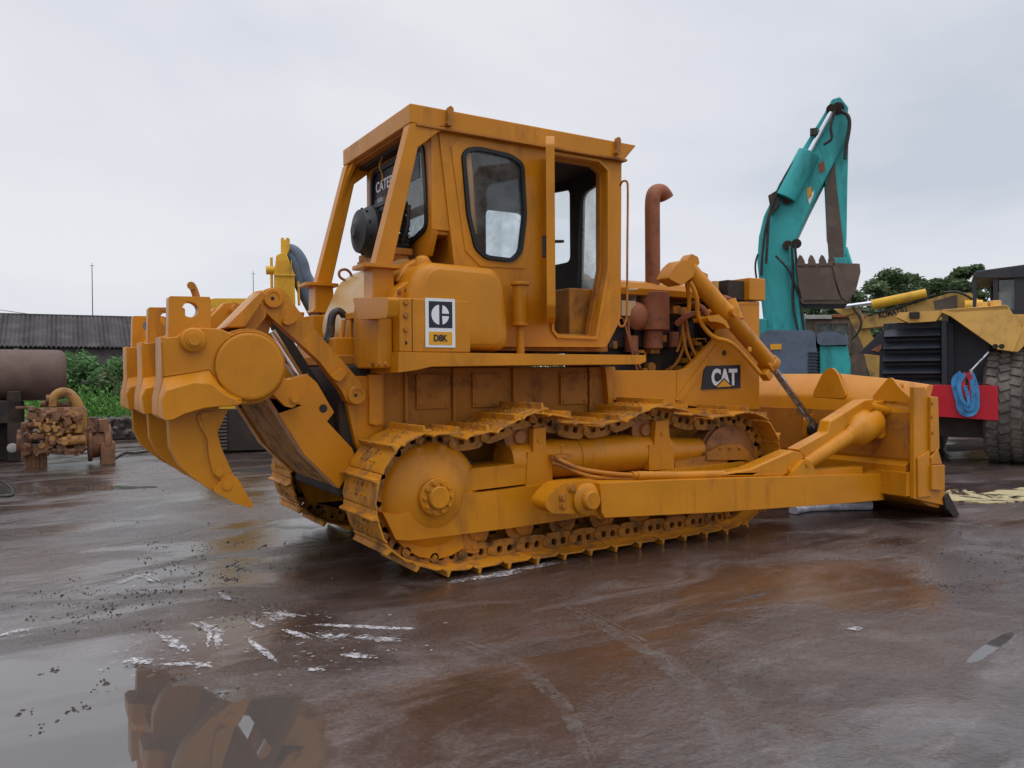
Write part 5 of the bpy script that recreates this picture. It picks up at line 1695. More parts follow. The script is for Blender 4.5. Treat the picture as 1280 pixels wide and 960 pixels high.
# ---------------- brown drum on a dark stand
L = Loc(10, 14.6)
DR = tag(L.empty('tank'), 'big rusty brown round ended tank resting above a dark stand at the left edge', 'tank')
zc_ = (L.z(20, 437) + L.z(20, 501)) / 2; rr_ = (L.z(20, 437) - L.z(20, 501)) / 2
dm = MB().lathe((L.x(-90), 0, zc_), (1, 0, 0), [(rr_ * .8, 0), (rr_ * .97, .05), (rr_, .12), (rr_, L.x(82) - L.x(-90) - .14), (rr_ * .96, L.x(82) - L.x(-90) - .05), (rr_ * .84, L.x(82) - L.x(-90) - .0)], 48)
dm.lathe((L.x(-90), 0, zc_), (1, 0, 0), [(rr_ + .008, .9), (rr_ + .012, .92), (rr_ + .008, .94)], 48)
B(dm, 'drum', 'rustbrown', DR, 0, 50)
ds = MB()
ds.box(L.x(-80), L.x(-64), -.5, .5, 0, zc_ - rr_ * .6); ds.box(L.x(8), L.x(26), -.5, .5, 0, zc_ - rr_ * .6); ds.box(L.x(-80), L.x(26), -.5, -.3, L.z(0, 528), L.z(0, 500))
ds.box(L.x(-60), L.x(30), -.1, .9, 0, L.z(0, 502))
B(ds, 'stand', 'dark', DR, .02)
B(MB().lathe(L.p3(14, 560, -.6), (0, -1, 0), [(.08, 0), (.085, .02), (.07, .03), (.02, .035)], 24).xf(Matrix.Identity(4)), 'pale_disc', 'cream', DR, .004)

# hose on the ground
hz_ = MB().tube([(*G(u, v), .025) for u, v in ((140, 577), (148, 571), (156, 567), (170, 568), (188, 565), (205, 566), (230, 562))], .022, 8)
tag(hz_.build('hose', 'hose', None, 0, 60), 'black hose lying on the wet ground beside the old engine', 'hose')
hz_ = MB().tube([(*G(u, v), .018) for u, v in ((-20, 604), (0, 602), (10, 607), (18, 616), (14, 622), (0, 622), (-20, 616))], .014, 8)
tag(hz_.build('cable', 'hose', None, 0, 60), 'thin black cable loop on the ground at the left edge', 'cable')

# ---------------- rubble bank
L = Loc(100, 18.5)
rw_ = tag(L.empty('rubble_wall'), 'low dark wall of rubble between the yard and the green weeds', 'wall')
mbx = MB(); rnd = random.Random(5)
mbx.box(L.x(-160), L.x(430), .2, 1.0, 0, .50)
B(mbx, 'wall_core', 'concrete', rw_, .03)
mbx = MB()
for i in range(420):
    u = rnd.uniform(-160, 430); z = rnd.random() ** .8 * .52
    s = rnd.uniform(.08, .24)
    c = Vector((L.x(u), .2 + rnd.uniform(-.28, .05) * (1 - z), z))
    st0 = len(mbx.v)
    ph = [Vector(d).normalized() * s * rnd.uniform(.35, .6) for d in ((1, 0, 0), (-1, 0, 0), (0, 1, 0), (0, -1, 0), (0, 0, .8), (0, 0, -.8), (1, 1, .6), (-1, 1, .6), (1, -1, .6), (-1, -1, .6), (1, 1, -.6), (-1, 1, -.6), (1, -1, -.6), (-1, -1, -.6))]
    import bmesh
    b_ = bmesh.new()
    for p in ph: b_.verts.new(c + p)
    bmesh.ops.convex_hull(b_, input=b_.verts)
    b_.verts.index_update()
    mbx.add([v.co[:] for v in b_.verts], [tuple(v.index for v in f.verts) for f in b_.faces]); b_.free()
ro = B(mbx, 'rubble', 'concrete', rw_, 0, 0); ro['kind'] = 'stuff'

# ---------------- vegetation
def leaves(mb, centres, count, size, rnd, flat=.5):
    """leaf faces scattered through clumps (cx, cy, cz, rx, ry, rz)"""
    wts = [c[3] * c[4] * c[5] for c in centres]
    tot = sum(wts)
    for c, w in zip(centres, wts):
        for _ in range(int(count * w / tot)):
            d = Vector((rnd.gauss(0, 1), rnd.gauss(0, 1), rnd.gauss(0, 1))).normalized() * (rnd.random() ** .45) * rnd.uniform(.8, 1.12)
            p = Vector((c[0] + d.x * c[3], c[1] + d.y * c[4], c[2] + d.z * c[5]))
            if p.z < .02: continue
            a = Vector((rnd.gauss(0, 1), rnd.gauss(0, 1), rnd.gauss(0, flat))).normalized()
            b = a.cross(Vector((rnd.gauss(0, 1), rnd.gauss(0, 1), rnd.gauss(0, 1)))).normalized()
            s = size * rnd.uniform(.6, 1.4)
            mb.add([p - a * s, p + b * s * .45, p + a * s, p - b * s * .45], [(0, 1, 2, 3)])
def plain(mb, name, mat, parent=None):
    me = bpy.data.meshes.new(name); me.from_pydata(mb.v, [], mb.f)
    o = bpy.data.objects.new(name, me); COL.objects.link(o); me.materials.append(M[mat]); o.parent = parent
    return o
def tree(u, D, vt, hw, label, seed, mat='leaf_dark', group='trees on the skyline', cnt=11000):
    rnd = random.Random(seed)
    l = Loc(u, D)
    t = tag(l.empty('tree'), label, 'tree', group)
    h = l.z(u, vt); r = hw / F * D
    tr = MB()
    tr.tube([(0, 0, -.1), (.1, 0, h * .25), (-.1, .1, h * .5), (.1, 0, h * .8)], (.32, .08), 8, 1)
    for i in range(9):
        a = rnd.uniform(0, 2 * PI); z0 = rnd.uniform(.3, .65) * h
        tr.tube([(0, 0, z0), (math.cos(a) * r * .4, math.sin(a) * r * .4, z0 + h * .1), (math.cos(a) * r * .8, math.sin(a) * r * .8, z0 + h * .22)], (.12, .03), 6, 1)
    plain(tr, 'trunk', 'bark', t)
    cs = []
    for i in range(46):
        a = rnd.uniform(0, 2 * PI); q = math.sqrt(rnd.random()) * .95
        zz = rnd.uniform(.22, .90)
        k = math.sqrt(max(.05, 1 - ((zz - .5) / .5) ** 2))
        s = rnd.uniform(.22, .38)
        cs.append((math.cos(a) * q * r * k, math.sin(a) * q * r * k, zz * h, s * r * 1.0, s * r, s * r * .62))
    cr_ = MB(); leaves(cr_, cs, cnt, .20, rnd)
    plain(cr_, 'crown', mat, t)
tree(1105, 62, 322, 46, 'broad dark green tree above the low yellow boom, left of the skyline gap', 21, cnt=15000)
tree(1160, 66, 338, 36, 'lower green tree filling the dip of the tree line between two taller crowns', 22)
tree(1183, 70, 330, 30, 'narrow green tree just left of the tallest skyline crown', 24, cnt=9000)
tree(1212, 64, 320, 34, 'tallest dark green tree on the skyline beside the dark cab roof', 23, cnt=13000)
tree(1250, 72, 328, 36, 'green tree partly behind the dark cab roof at right', 25)
tree(1065, 70, 352, 34, 'low green tree seen under the hanging rusty bucket', 26)
tree(1025, 74, 372, 36, 'low dark green tree between the teal boom and the bucket', 27)
tree(1300, 66, 335, 40, 'green tree at the right edge behind the dark cab', 28)

def bush(name, u, D, v0, v1, hwpx, depth, label, mat, seed, cnt, size=.07, cat='bush', group='bushes behind the rubble wall'):
    rnd = random.Random(seed); l = Loc(u, D)
    z0, z1 = max(0, l.z(u, v0)), l.z(u, v1); hw = hwpx / F * D
    t = tag(l.empty(name), label, cat, group)
    cs = [(rnd.uniform(-.8, .8) * hw, rnd.uniform(-.5, .5) * depth, z0 + (z1 - z0) * rnd.uniform(.1, .82), hw * rnd.uniform(.22, .4), depth * .4, (z1 - z0) * rnd.uniform(.16, .3)) for _ in range(16)]
    st_ = MB()
    for i in range(8):
        x = rnd.uniform(-.7, .7) * hw
        st_.tube([(x, 0, 0), (x + rnd.uniform(-.2, .2), 0, z1 * .5), (x + rnd.uniform(-.4, .4), 0, z1 * .85)], (.03, .01), 5, 0)
    plain(st_, 'stem', 'bark', t)
    mb = MB(); leaves(mb, cs, cnt, size, rnd); plain(mb, 'foliage', mat, t)
bush('bush', 60, 27, 520, 438, 50, 2.2, 'tall dark green bush left of the gap, just over the brown tank', 'leaf_mid', 31, 9000, .10)
bush('bush', 110, 26, 520, 434, 40, 2.2, 'dark green bush below the slate roof beside the brown tank', 'leaf_mid', 32, 12000, .09)
bush('bush', 165, 27, 520, 440, 40, 2.2, 'dark green bush below the slate roof next to the ripper', 'leaf_mid', 33, 11000, .09)
bush('bush', 230, 28, 520, 440, 44, 2.2, 'dark green bush mostly hidden behind the ripper', 'leaf_mid', 34, 6000, .10)
bush('bush', 145, 24, 510, 462, 22, 1.4, 'small blackish bush low in the middle of the weeds', 'leaf_dark', 35, 5000, .08)
bush('bush', -30, 27, 520, 436, 44, 2.2, 'dark green bush at the left edge above the brown tank', 'leaf_mid', 36, 4000, .10)
# weeds and grass: nobody could count them
gw = MB(); rnd = random.Random(40); l = Loc(120, 21)
for i in range(20000):
    x = rnd.uniform(-7, 8); y = rnd.uniform(-1.6, 2.2)
    hgt = (.45 + .35 * math.sin(x * 1.7) * math.sin(y * 2.1 + x)) * rnd.uniform(.6, 1.3) + .38 + .12 * (y + 1.6)
    zz = rnd.uniform(.2, 1) * hgt
    a = rnd.uniform(0, 2 * PI); s = rnd.uniform(.03, .075)
    d = Vector((math.cos(a) * .6, math.sin(a) * .6, rnd.uniform(.3, 1.2))).normalized(); w = d.cross(Vector((rnd.gauss(0, 1), rnd.gauss(0, 1), 0))).normalized()
    p = Vector((x, y, zz))
    gw.add([p - d * s, p + w * s * .35, p + d * s, p - w * s * .35], [(0, 1, 2, 3)])
o = plain(gw, 'weeds', 'leaf_bright'); o.location = (l.o[0], l.o[1], 0); o.rotation_euler = (0, 0, YAW - l.th)
tag(o, 'bright green weeds growing behind the rubble wall', 'weeds', kind='stuff')
# a far strip of ground cover under the trees
gw = MB(); rnd = random.Random(41); l = Loc(640, 56)
for i in range(16000):
    x = rnd.uniform(-48, 62); y = rnd.uniform(-2, 3)
    p = Vector((x, y, rnd.random() ** 1.2 * 2.6)); a = Vector((rnd.gauss(0, 1), rnd.gauss(0, 1), rnd.gauss(0, 1))).normalized()
    b = a.cross(Vector((rnd.gauss(0, 1), rnd.gauss(0, 1), 1))).normalized(); s = rnd.uniform(.15, .4)
    gw.add([p - a * s, p + b * s * .5, p + a * s, p - b * s * .5], [(0, 1, 2, 3)])
o = plain(gw, 'undergrowth', 'leaf_dark'); o.location = (l.o[0], l.o[1], 0); o.rotation_euler = (0, 0, YAW - l.th)
tag(o, 'dark green undergrowth along the far side of the yard', 'undergrowth', kind='stuff')

# ---------------- long shed with a ribbed slate roof
L = Loc(80, 40)
SH = tag(L.empty('shed'), 'long low shed with a dark ribbed slate roof behind the bushes', 'shed')
ze, zr = L.z(80, 434), L.z(80, 396, 3.2)
xa_, xb_2 = L.x(-120), L.x(235)
rf_ = MB()
n_ = 62
vs = []; fs = []
for i in range(n_ * 4 + 1):
    x = xa_ + (xb_2 - xa_) * i / (n_ * 4)
    k = (0, .05, .085, .05)[i % 4] + .02 * math.sin(i * 1.3)
    vs += [(x, -.3, ze - .0 + k), (x, 3.2, zr + k), (x, -.3, ze - .05 + k), (x, 3.2, zr - .05 + k)]
for i in range(n_ * 4):
    a = i * 4
    fs += [(a, a + 4, a + 5, a + 1), (a + 2, a + 3, a + 7, a + 6), (a, a + 2, a + 6, a + 4)]
rf_.add(vs, fs)
B(rf_, 'roof', 'slate', SH, 0, 0)
r2_ = MB().prism([(3.2, zr - .05), (3.2, zr + .12), (3.4, zr + .12), (6.8, ze), (6.8, ze - .05)], xa_, xb_2, axis='x')
B(r2_, 'roof', 'slate', SH, 0)
B(MB().box(xa_ + .3, xb_2 - .3, 0, 6.5, 0, ze - .06), 'wall', 'wall', SH, .02)

# poles and wires
def pole(u, D, vt, label, r=.03):
    l = Loc(u, D); h = l.z(u, vt)
    t = tag(l.empty('antenna_mast'), label, 'mast')
    plain(MB().cyl((0, 0, 0), (0, 0, h), r, r * .6, n=8), 'mast', 'charcoal', t)
    m = MB(); m.cyl((-.12, 0, h - .02), (.12, 0, h - .02), r * .4, n=6); m.cyl((0, 0, h), (0, 0, h + .15), r * .35, n=6)
    plain(m, 'cross_bar', 'charcoal', t)
pole(117, 48, 332, 'thin tall mast rising behind the slate roof left of the ripper', .035)
pole(318, 48, 342, 'short thin mast in the sky just left of the bright yellow boom', .03)
wv = MB()
a = Loc(-40, 60); b = Loc(330, 90)
for k, (z0, z1) in enumerate(((7.0, 8.2), (6.4, 7.8))):
    p0 = Vector((a.o[0], a.o[1], z0)); p1 = Vector((b.o[0], b.o[1], z1))
    wv.tube([p0.lerp(p1, t / 10) + Vector((0, 0, -1.1 * 4 * (t / 10) * (1 - t / 10))) for t in range(11)], .022, 5, 1)
o = plain(wv, 'overhead_wire', 'charcoal'); tag(o, 'thin overhead wires sagging across the grey sky at left', 'wire')

# papers under the blade
pa = MB().tube([(*G(u, v), .05) for u, v in ((992, 643), (1004, 640), (1025, 638.5), (1060, 637.5), (1088, 637))], (.055, .06), 12, 1)
pa.v = [(x, y, max(.006, z * (.8 + .2 * math.sin(x * 30)))) for x, y, z in pa.v]
tag(pa.build('rolled_sheet', 'paper', None, 0, 60), 'pale bluish rolled sheet lying on the ground under the blade arm', 'sheet')
# =================================================================== GROUND
def ground_material():
    m, nt, out = new_mat('wet_yard')
    b = nt.nodes.new('ShaderNodeBsdfPrincipled')
    nt.links.new(b.outputs[0], out.inputs[0])
    geo = nt.nodes.new('ShaderNodeNewGeometry')
    pos = geo.outputs['Position']
    def mapped(rot, scale, loc=(0, 0, 0)):
        mp = nt.nodes.new('ShaderNodeMapping'); mp.vector_type = 'POINT'
        nt.links.new(pos, mp.inputs[0])
        mp.inputs['Rotation'].default_value = (0, 0, R(rot))
        mp.inputs['Scale'].default_value = scale
        mp.inputs['Location'].default_value = loc
        return mp.outputs[0]
    big = noise(nt, .28, 5, .6, pos, .6)
    mid = noise(nt, 1.3, 7, .65, pos, .5)
    s1 = noise(nt, 1.0, 8, .65, mapped(38, (.8, 2.4, 1)), 1.1)
    s2 = noise(nt, 1.0, 8, .65, mapped(-22, (.6, 2.2, 1), (3, 7, 0)), 1.1)
    fine = noise(nt, 42, 7, .7, pos)
    lump = noise(nt, 9, 6, .7, pos, .3)
    grit = noise(nt, 160, 4, .6, pos)
    # colours of the concrete and of the mud film
    c0 = ramp(nt, mid.outputs[0], [(.32, (.028, .020, .018)), (.50, (.062, .047, .044)), (.68, (.125, .104, .102))]).outputs[0]
    mudf = ramp(nt, big.outputs[0], [(.44, 0.0), (.62, .8)]).outputs[0]
    c1 = mixc(nt, mudf, c0, (.080, .044, .030))
    st = ramp(nt, s1.outputs[0], [(.52, 0.0), (.70, .65)]).outputs[0]
    c2 = mixc(nt, math_(nt, 'MULTIPLY', st, .75), c1, (.21, .185, .180))
    st2 = ramp(nt, s2.outputs[0], [(.30, .75), (.44, 0.0)]).outputs[0]
    c3 = mixc(nt, st2, c2, (.032, .024, .022))
    gf = ramp(nt, fine.outputs[0], [(.30, .60), (.70, 1.32)]).outputs[0]
    c4 = mixc(nt, 1.0, c3, gf, 'MULTIPLY')
    sp_f = ramp(nt, grit.outputs[0], [(.68, 0.0), (.74, .6)]).outputs[0]
    c4 = mixc(nt, sp_f, c4, (.015, .012, .010))
    # puddles: smooth patches of standing muddy water
    sep = nt.nodes.new('ShaderNodeSeparateXYZ')
    wob = noise(nt, 1.6, 5, .6, pos)
    wob2 = noise(nt, 7, 4, .6, pos)
    nt.links.new(pos, sep.inputs[0])
    mask = None
    cl = []
    for (u, v, rx, ry, rot) in PUDDLES:
        gx, gy = G(u, v)
        c, s = math.cos(R(rot)), math.sin(R(rot))
        dx = math_(nt, 'SUBTRACT', sep.outputs[0], gx); dy = math_(nt, 'SUBTRACT', sep.outputs[1], gy)
        xr = math_(nt, 'ADD', math_(nt, 'MULTIPLY', dx, c / rx), math_(nt, 'MULTIPLY', dy, s / rx))
        yr = math_(nt, 'ADD', math_(nt, 'MULTIPLY', dx, -s / ry), math_(nt, 'MULTIPLY', dy, c / ry))
        d = math_(nt, 'SQRT', math_(nt, 'ADD', math_(nt, 'MULTIPLY', xr, xr), math_(nt, 'MULTIPLY', yr, yr)))
        cl.append(d)
    d = cl[0]
    for q in cl[1:]: d = math_(nt, 'MINIMUM', d, q)
    d = math_(nt, 'ADD', d, math_(nt, 'MULTIPLY', math_(nt, 'SUBTRACT', wob.outputs[0], .5), .75))
    d = math_(nt, 'ADD', d, math_(nt, 'MULTIPLY', math_(nt, 'SUBTRACT', wob2.outputs[0], .5), .35))
    pud = ramp(nt, d, [(.86, 1.0), (1.0, 0.0)]).outputs[0]
    shore = ramp(nt, d, [(.95, 1.0), (1.5, 0.0)]).outputs[0]
    # thin films of water elsewhere
    film = ramp(nt, noise(nt, .75, 8, .62, mapped(20, (.6, 1.5, 1), (9, 2, 0)), .5).outputs[0], [(.46, 0.0), (.54, 1.0)]).outputs[0]
    c5 = mixc(nt, math_(nt, 'MULTIPLY', shore, .4), c4, (.040, .030, .026))
    c6 = mixc(nt, pud, c5, (.085, .074, .068))
    nt.links.new(c6, b.inputs['Base Color'])
    ro = mixc(nt, film, (.30,) * 3, (.07,) * 3)
    ro = mixc(nt, math_(nt, 'MULTIPLY', st, .5), ro, (.42,) * 3)
    rf = ramp(nt, fine.outputs[0], [(.3, .75), (.7, 1.25)]).outputs[0]
    ro = mixc(nt, 1.0, ro, rf, 'MULTIPLY')
    ro = mixc(nt, pud, ro, (.012,) * 3)
    nt.links.new(ro, b.inputs['Roughness'])
    nt.links.new(math_(nt, 'ADD', math_(nt, 'ADD', 1.75, math_(nt, 'MULTIPLY', film, .35)), math_(nt, 'MULTIPLY', pud, .1)), b.inputs['IOR'])
    hsum = math_(nt, 'ADD', math_(nt, 'MULTIPLY', fine.outputs[0], .5), math_(nt, 'MULTIPLY', mid.outputs[0], 2.0))
    hsum = math_(nt, 'ADD', hsum, math_(nt, 'MULTIPLY', s1.outputs[0], .9))
    hsum = math_(nt, 'ADD', hsum, math_(nt, 'MULTIPLY', lump.outputs[0], 1.3))
    hsum = math_(nt, 'ADD', hsum, math_(nt, 'MULTIPLY', grit.outputs[0], .12))
    inv = math_(nt, 'SUBTRACT', 1.0, math_(nt, 'MULTIPLY', pud, .998))
    inv = math_(nt, 'MULTIPLY', inv, math_(nt, 'SUBTRACT', 1.0, math_(nt, 'MULTIPLY', film, .72)))
    bp = nt.nodes.new('ShaderNodeBump'); bp.inputs['Distance'].default_value = .012
    nt.links.new(math_(nt, 'MULTIPLY', inv, .80), bp.inputs['Strength'])
    nt.links.new(hsum, bp.inputs['Height'])
    nt.links.new(bp.outputs[0], b.inputs['Normal'])
    return m
PUDDLES = [(1241, 807, .40, .042, -169.3), (50, 965, 1.0, .95, -31), (265, 975, .42, .80, -31), (-60, 905, .95, .85, -31), (110, 872, .28, .22, -31), (40, 612, 1.8, .32, -25),
           (350, 585, 1.1, .35, 0), (1190, 560, 1.8, .5, 0)]
M['ground'] = ground_material()
gm = MB()
gm.add([(-260, -160, 0), (260, -160, 0), (260, 320, 0), (-260, 320, 0)], [(0, 1, 2, 3)])
go = plain(gm, 'ground', 'ground'); tag(go, 'wet muddy concrete yard with puddles', kind='structure')

def flat_sheet(name, outline, z, mat):
    mb = MB().prism([(x, y) for x, y in outline], 0.0, z, axis='z')
    return plain(mb, name, mat)
def sand():
    m, nt, out = new_mat('pale_sand')
    geo = nt.nodes.new('ShaderNodeNewGeometry')
    n = noise(nt, 2.6, 10, .72, geo.outputs['Position'], .8)
    n2 = noise(nt, 30, 6, .7, geo.outputs['Position'])
    f = ramp(nt, n.outputs[0], [(.40, 0.0), (.50, 1.0)]).outputs[0]
    b = nt.nodes.new('ShaderNodeBsdfPrincipled'); b.inputs['Roughness'].default_value = .9
    nt.links.new(ramp(nt, n2.outputs[0], [(.3, (.28, .22, .11)), (.7, (.56, .48, .27))]).outputs[0], b.inputs['Base Color'])
    t = nt.nodes.new('ShaderNodeBsdfTransparent'); mx = nt.nodes.new('ShaderNodeMixShader')
    nt.links.new(f, mx.inputs[0]); nt.links.new(t.outputs[0], mx.inputs[1]); nt.links.new(b.outputs[0], mx.inputs[2]); nt.links.new(mx.outputs[0], out.inputs[0])
    return m
M['sand'] = sand()
def glint_paint():  # broken off-white colour that paints wet glints onto the ground
    m, nt, out = new_mat('painted_glint')
    geo = nt.nodes.new('ShaderNodeNewGeometry')
    n = noise(nt, 17, 10, .78, geo.outputs['Position'], .8)
    f = ramp(nt, n.outputs[0], [(.44, 0.0), (.62, .95)]).outputs[0]
    b = nt.nodes.new('ShaderNodeBsdfPrincipled'); b.inputs['Base Color'].default_value = (.66, .65, .67, 1); b.inputs['Roughness'].default_value = .6
    t = nt.nodes.new('ShaderNodeBsdfTransparent'); mx = nt.nodes.new('ShaderNodeMixShader')
    nt.links.new(f, mx.inputs[0]); nt.links.new(t.outputs[0], mx.inputs[1]); nt.links.new(b.outputs[0], mx.inputs[2]); nt.links.new(mx.outputs[0], out.inputs[0])
    return m
M['glint_paint'] = glint_paint()
M['pebble'] = surf('mud_crumb', (.045, .032, .026), .55, bump=.4)
rnd = random.Random(50)
pts = []
base_px = [(1176, 620), (1186, 613), (1205, 613), (1222, 618), (1240, 615), (1262, 612), (1290, 610), (1330, 609), (1330, 622), (1300, 624), (1270, 628), (1240, 630), (1215, 629), (1190, 627)]
sheet = []
for i in range(len(base_px)):
    a, b = base_px[i], base_px[(i + 1) % len(base_px)]
    for k in range(6):
        t = k / 6
        sheet.append(G(a[0] + (b[0] - a[0]) * t + rnd.uniform(-2, 2), a[1] + (b[1] - a[1]) * t + rnd.uniform(-.7, .7)))
so_ = flat_sheet('sand_spill', sheet, .012, 'sand'); tag(so_, 'pale yellow sand spilled across the wet ground beyond the blade', kind='stuff')

# pale strokes painted in for the glints on the wet concrete
strokes = [[(330, 766), (370, 771)], [(338, 767), (352, 775), (345, 766)], [(390, 781), (450, 784), (515, 787)], [(440, 797), (500, 802)], [(425, 819), (465, 823)],
           [(360, 790), (390, 800)], [(315, 777), (330, 785)], [(252, 780), (275, 790), (272, 812)], [(310, 800), (345, 827)], [(202, 795), (230, 815)],
           [(155, 827), (190, 829)], [(200, 832), (245, 830), (266, 835)], [(275, 742), (288, 751)], [(145, 730), (175, 720), (192, 729)], [(0, 796), (30, 787)],
           [(385, 837), (396, 840)], [(565, 730), (615, 722), (700, 704)], [(372, 670), (408, 674)], [(620, 722), (650, 716)], [(395, 792), (420, 800), (430, 793)], [(1060, 785), (1078, 787)]]
ck_ = MB()
def ragged(q, w0, z):
    n = max(6, int(sum((q[i + 1] - q[i]).length for i in range(len(q) - 1)) / .012))
    L_, R_ = [], []
    for i in range(n + 1):
        t = i / n * (len(q) - 1); k = min(int(t), len(q) - 2)
        p = q[k].lerp(q[k + 1], t - k); d = (q[k + 1] - q[k]).normalized(); nrm = Vector((-d.y, d.x))
        w = w0 * math.sin(PI * (i + .3) / (n + .6)) ** .6
        L_.append(p + nrm * w * rnd.uniform(.3, 1.2)); R_.append(p - nrm * w * rnd.uniform(.3, 1.2))
    vs = [(p.x, p.y, z) for p in L_] + [(p.x, p.y, z) for p in R_]
    ck_.add(vs, [(i + n + 1, i + n + 2, i + 1, i) for i in range(n)])
zi = 0
for st in strokes:
    q = [Vector(G(u, v)) for u, v in st]
    for rep in range(3):
        o_ = Vector((rnd.gauss(0, .022), rnd.gauss(0, .022))) * rep
        zi += 1
        ragged([p + o_ for p in q], rnd.uniform(.010, .026) if rep else .030, .003 + zi * .00008)
for st in strokes[:16]:
    for _ in range(16):
        k = rnd.randrange(len(st)); u, v = st[k]
        p = Vector(G(u + rnd.gauss(0, 26), v + rnd.gauss(0, 9))); a = rnd.uniform(-.6, .4); L1 = rnd.uniform(.008, .035)
        zi += .2
        ragged([p, p + Vector((math.cos(a), math.sin(a))) * L1], rnd.uniform(.003, .008), .003 + zi * .00008)
o = plain(ck_, 'painted_glints', 'glint_paint'); tag(o, 'white strokes painted across the wet concrete for its glints', kind='stuff')
def smear():
    m, nt, out = new_mat('tyre_smear')
    geo = nt.nodes.new('ShaderNodeNewGeometry')
    n = noise(nt, 6, 9, .7, geo.outputs['Position'], .6)
    f = ramp(nt, n.outputs[0], [(.42, 0.0), (.70, .55)]).outputs[0]
    b = nt.nodes.new('ShaderNodeBsdfPrincipled'); b.inputs['Base Color'].default_value = (.21, .185, .17, 1); b.inputs['Roughness'].default_value = .5
    t = nt.nodes.new('ShaderNodeBsdfTransparent'); mx = nt.nodes.new('ShaderNodeMixShader')
    nt.links.new(f, mx.inputs[0]); nt.links.new(t.outputs[0], mx.inputs[1]); nt.links.new(b.outputs[0], mx.inputs[2]); nt.links.new(mx.outputs[0], out.inputs[0])
    return m
M['smear'] = smear()
sm_mb = ck_; ck_ = MB(); zi = 0
for path, w_s in (([(690, 755), (760, 790), (805, 815), (855, 855), (890, 905), (900, 960)], .035), ([(700, 750), (780, 792), (825, 818), (875, 860), (905, 905), (915, 960)], .02),
                  ([(900, 845), (945, 890), (985, 930), (1010, 965)], .06), ([(1010, 900), (1080, 935), (1150, 970)], .05), ([(560, 800), (640, 830), (700, 880), (740, 960)], .03),
                  ([(1000, 655), (1080, 650), (1180, 655), (1290, 662)], .05), ([(960, 668), (1060, 664), (1100, 672)], .09), ([(0, 700), (90, 690), (200, 672), (320, 640)], .05),
                  ([(20, 745), (130, 728), (230, 700), (330, 668)], .04), ([(150, 760), (230, 745), (290, 750), (350, 775)], .03)):
    q = [Vector(G(u, v)) for u, v in path]
    for k in range(2):
        zi += 1
        ragged([p + Vector((.05 * k, .04 * k)) for p in q], w_s, .0022 + zi * .00003)
o = plain(ck_, 'tyre_smears', 'smear'); tag(o, 'faint pale tyre smears across the wet yard', kind='stuff')
# crumbs of mud and grit
cr_ = MB()
import bmesh
def crumb(p, s):
    st0 = len(cr_.v)
    vs = [Vector(d) * s * rnd.uniform(.6, 1.2) for d in ((1, 0, 0), (0, 1, 0), (-1, 0, 0), (0, -1, 0))]
    top = Vector((0, 0, s * rnd.uniform(.3, .8)))
    a = rnd.random() * PI; c, s_ = math.cos(a), math.sin(a)
    vv = [(p[0] + v.x * c - v.y * s_ * .7, p[1] + v.x * s_ + v.y * c * .7, .0) for v in vs] + [(p[0], p[1], top.z)]
    cr_.add(vv, [(0, 1, 4), (1, 2, 4), (2, 3, 4), (3, 0, 4)])
for (ca, cb, cc, cd, n_) in ((0, 690, 420, 780, 500), (170, 670, 330, 730, 380), (1140, 660, 1280, 705, 420), (1060, 700, 1280, 740, 160), (60, 735, 330, 790, 300), (60, 830, 300, 910, 16), (180, 700, 700, 840, 180), (900, 640, 1280, 760, 420), (0, 600, 420, 700, 200), (640, 700, 1280, 930, 110), (250, 560, 340, 620, 80)):
    cl_ = [(rnd.uniform(ca, cc), rnd.uniform(cb, cd)) for _ in range(max(3, n_ // 14))]
    for _ in range(n_):
        q0 = rnd.choice(cl_); p = G(q0[0] + rnd.gauss(0, (cc - ca) * .045), q0[1] + rnd.gauss(0, 2.2)); crumb(p, rnd.choice((.004, .005, .007, .009, .015)) * rnd.uniform(.6, 1.2))
for (u, v) in ((282, 866), (104, 883), (98, 888), (70, 838), (590, 702), (55, 912), (33, 888), (220, 850), (125, 855), (493, 635)):
    for _ in range(7): 
        g_ = G(u, v); crumb((g_[0] + rnd.gauss(0, .03), g_[1] + rnd.gauss(0, .03)), rnd.uniform(.006, .018))
o = plain(cr_, 'mud_crumbs', 'pebble'); tag(o, 'small crumbs of mud and grit scattered over the wet yard', kind='stuff')

# =================================================================== SKY, SUN, CAMERA
w = bpy.data.worlds.new('World'); scn.world = w; w.use_nodes = True
nt = w.node_tree
for n in list(nt.nodes): nt.nodes.remove(n)
out = nt.nodes.new('ShaderNodeOutputWorld'); bg = nt.nodes.new('ShaderNodeBackground')
nt.links.new(bg.outputs[0], out.inputs[0])
SUN_EL, SUN_ROT = 66, 190
sky = nt.nodes.new('ShaderNodeTexSky'); sky.sky_type = 'NISHITA'; sky.sun_disc = False
sky.sun_elevation = R(SUN_EL); sky.sun_rotation = R(SUN_ROT)
tc = nt.nodes.new('ShaderNodeTexCoord')
mp = nt.nodes.new('ShaderNodeMapping'); mp.inputs['Scale'].default_value = (1, 1, 2.6)
nt.links.new(tc.outputs['Generated'], mp.inputs[0])
n1 = noise(nt, 1.5, 5, .5, mp.outputs[0], .4)
cloud = ramp(nt, n1.outputs[0], [(.32, (5.6, 6.1, 6.9)), (.50, (7.1, 7.3, 7.9)), (.66, (8.1, 8.1, 8.5))]).outputs[0]
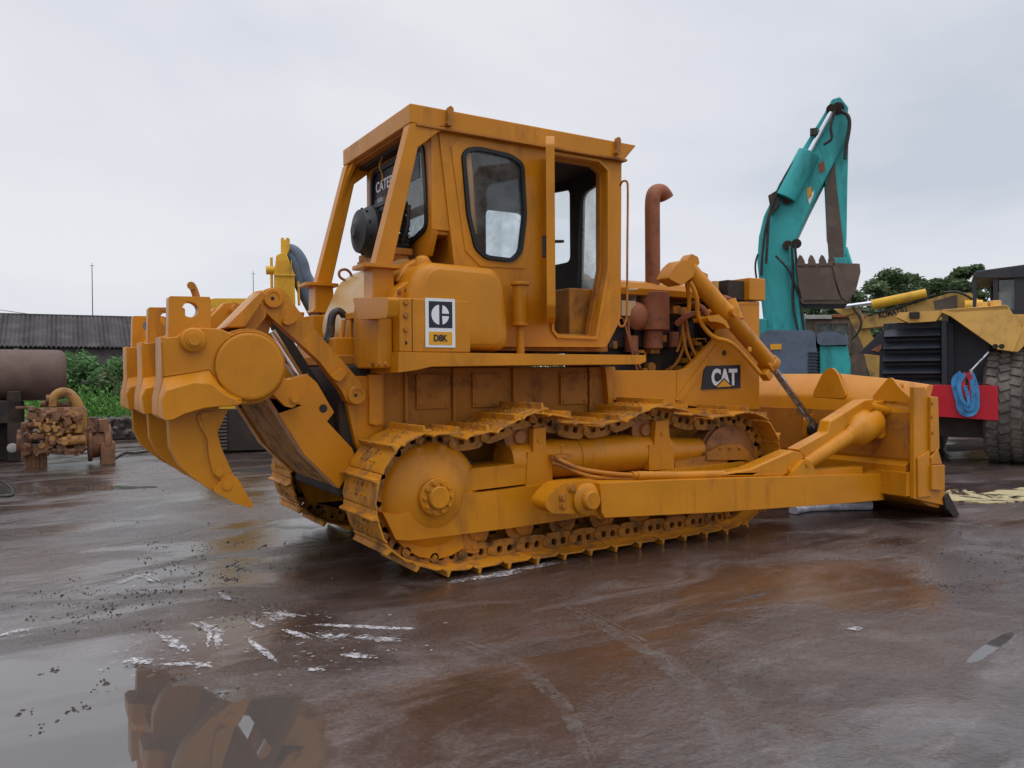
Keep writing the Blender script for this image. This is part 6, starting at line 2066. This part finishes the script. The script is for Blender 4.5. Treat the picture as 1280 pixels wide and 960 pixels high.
# an overcast sky brightens towards the zenith
sepz = nt.nodes.new('ShaderNodeSeparateXYZ'); nt.links.new(tc.outputs['Generated'], sepz.inputs[0])
zen = ramp(nt, sepz.outputs[2], [(.46, 1.0), (.95, 1.0)])
zf = math_(nt, 'ADD', 1.0, math_(nt, 'MULTIPLY', math_(nt, 'MAXIMUM', math_(nt, 'SUBTRACT', sepz.outputs[2], .46), 0.0), 2.2))
nt.nodes.remove(zen)
cz = nt.nodes.new('ShaderNodeVectorMath'); cz.operation = 'SCALE'
nt.links.new(cloud, cz.inputs[0]); nt.links.new(zf, cz.inputs['Scale'])
mixed = mixc(nt, .93, sky.outputs[0], cz.outputs[0])
nt.links.new(mixed, bg.inputs['Color'])
bg.inputs['Strength'].default_value = 0.10
sl_ = bpy.data.lights.new('sun', 'SUN'); sl_.energy = .7; sl_.angle = R(40); sl_.color = (1.0, .97, .93)
so2 = bpy.data.objects.new('sun', sl_); COL.objects.link(so2)
# soft sun added high behind the camera to lift the faces turned towards it
az = R(SUN_ROT); el = R(SUN_EL)
sd = Vector((math.sin(az) * math.cos(el), math.cos(az) * math.cos(el), math.sin(el)))
so2.rotation_euler = (-sd).to_track_quat('-Z', 'Y').to_euler()

cd = bpy.data.cameras.new('camera'); cam = bpy.data.objects.new('camera', cd); COL.objects.link(cam)
cd.sensor_width = 36; cd.lens = F / 1280 * 36; cd.clip_start = .05; cd.clip_end = 1500
right = Vector((dX[0], dY[0], dZ[0])); up = Vector((dX[1], dY[1], dZ[1])); fwd = Vector((dX[2], dY[2], dZ[2]))
fwd.normalize(); right = (right - fwd * right.dot(fwd)).normalized(); up = right.cross(fwd)
cam.matrix_world = Matrix(((right.x, up.x, -fwd.x, CAM[0]), (right.y, up.y, -fwd.y, CAM[1]), (right.z, up.z, -fwd.z, CAM[2]), (0, 0, 0, 1)))
scn.camera = cam
vs_ = scn.view_settings
vs_.view_transform = 'Standard'; vs_.look = 'None'; vs_.exposure = 0.06; vs_.gamma = 1.0; vs_.use_curve_mapping = False
try:
    scn.cycles.use_denoising = True
    scn.cycles.max_bounces = 8; scn.cycles.transparent_max_bounces = 12
except Exception:
    pass
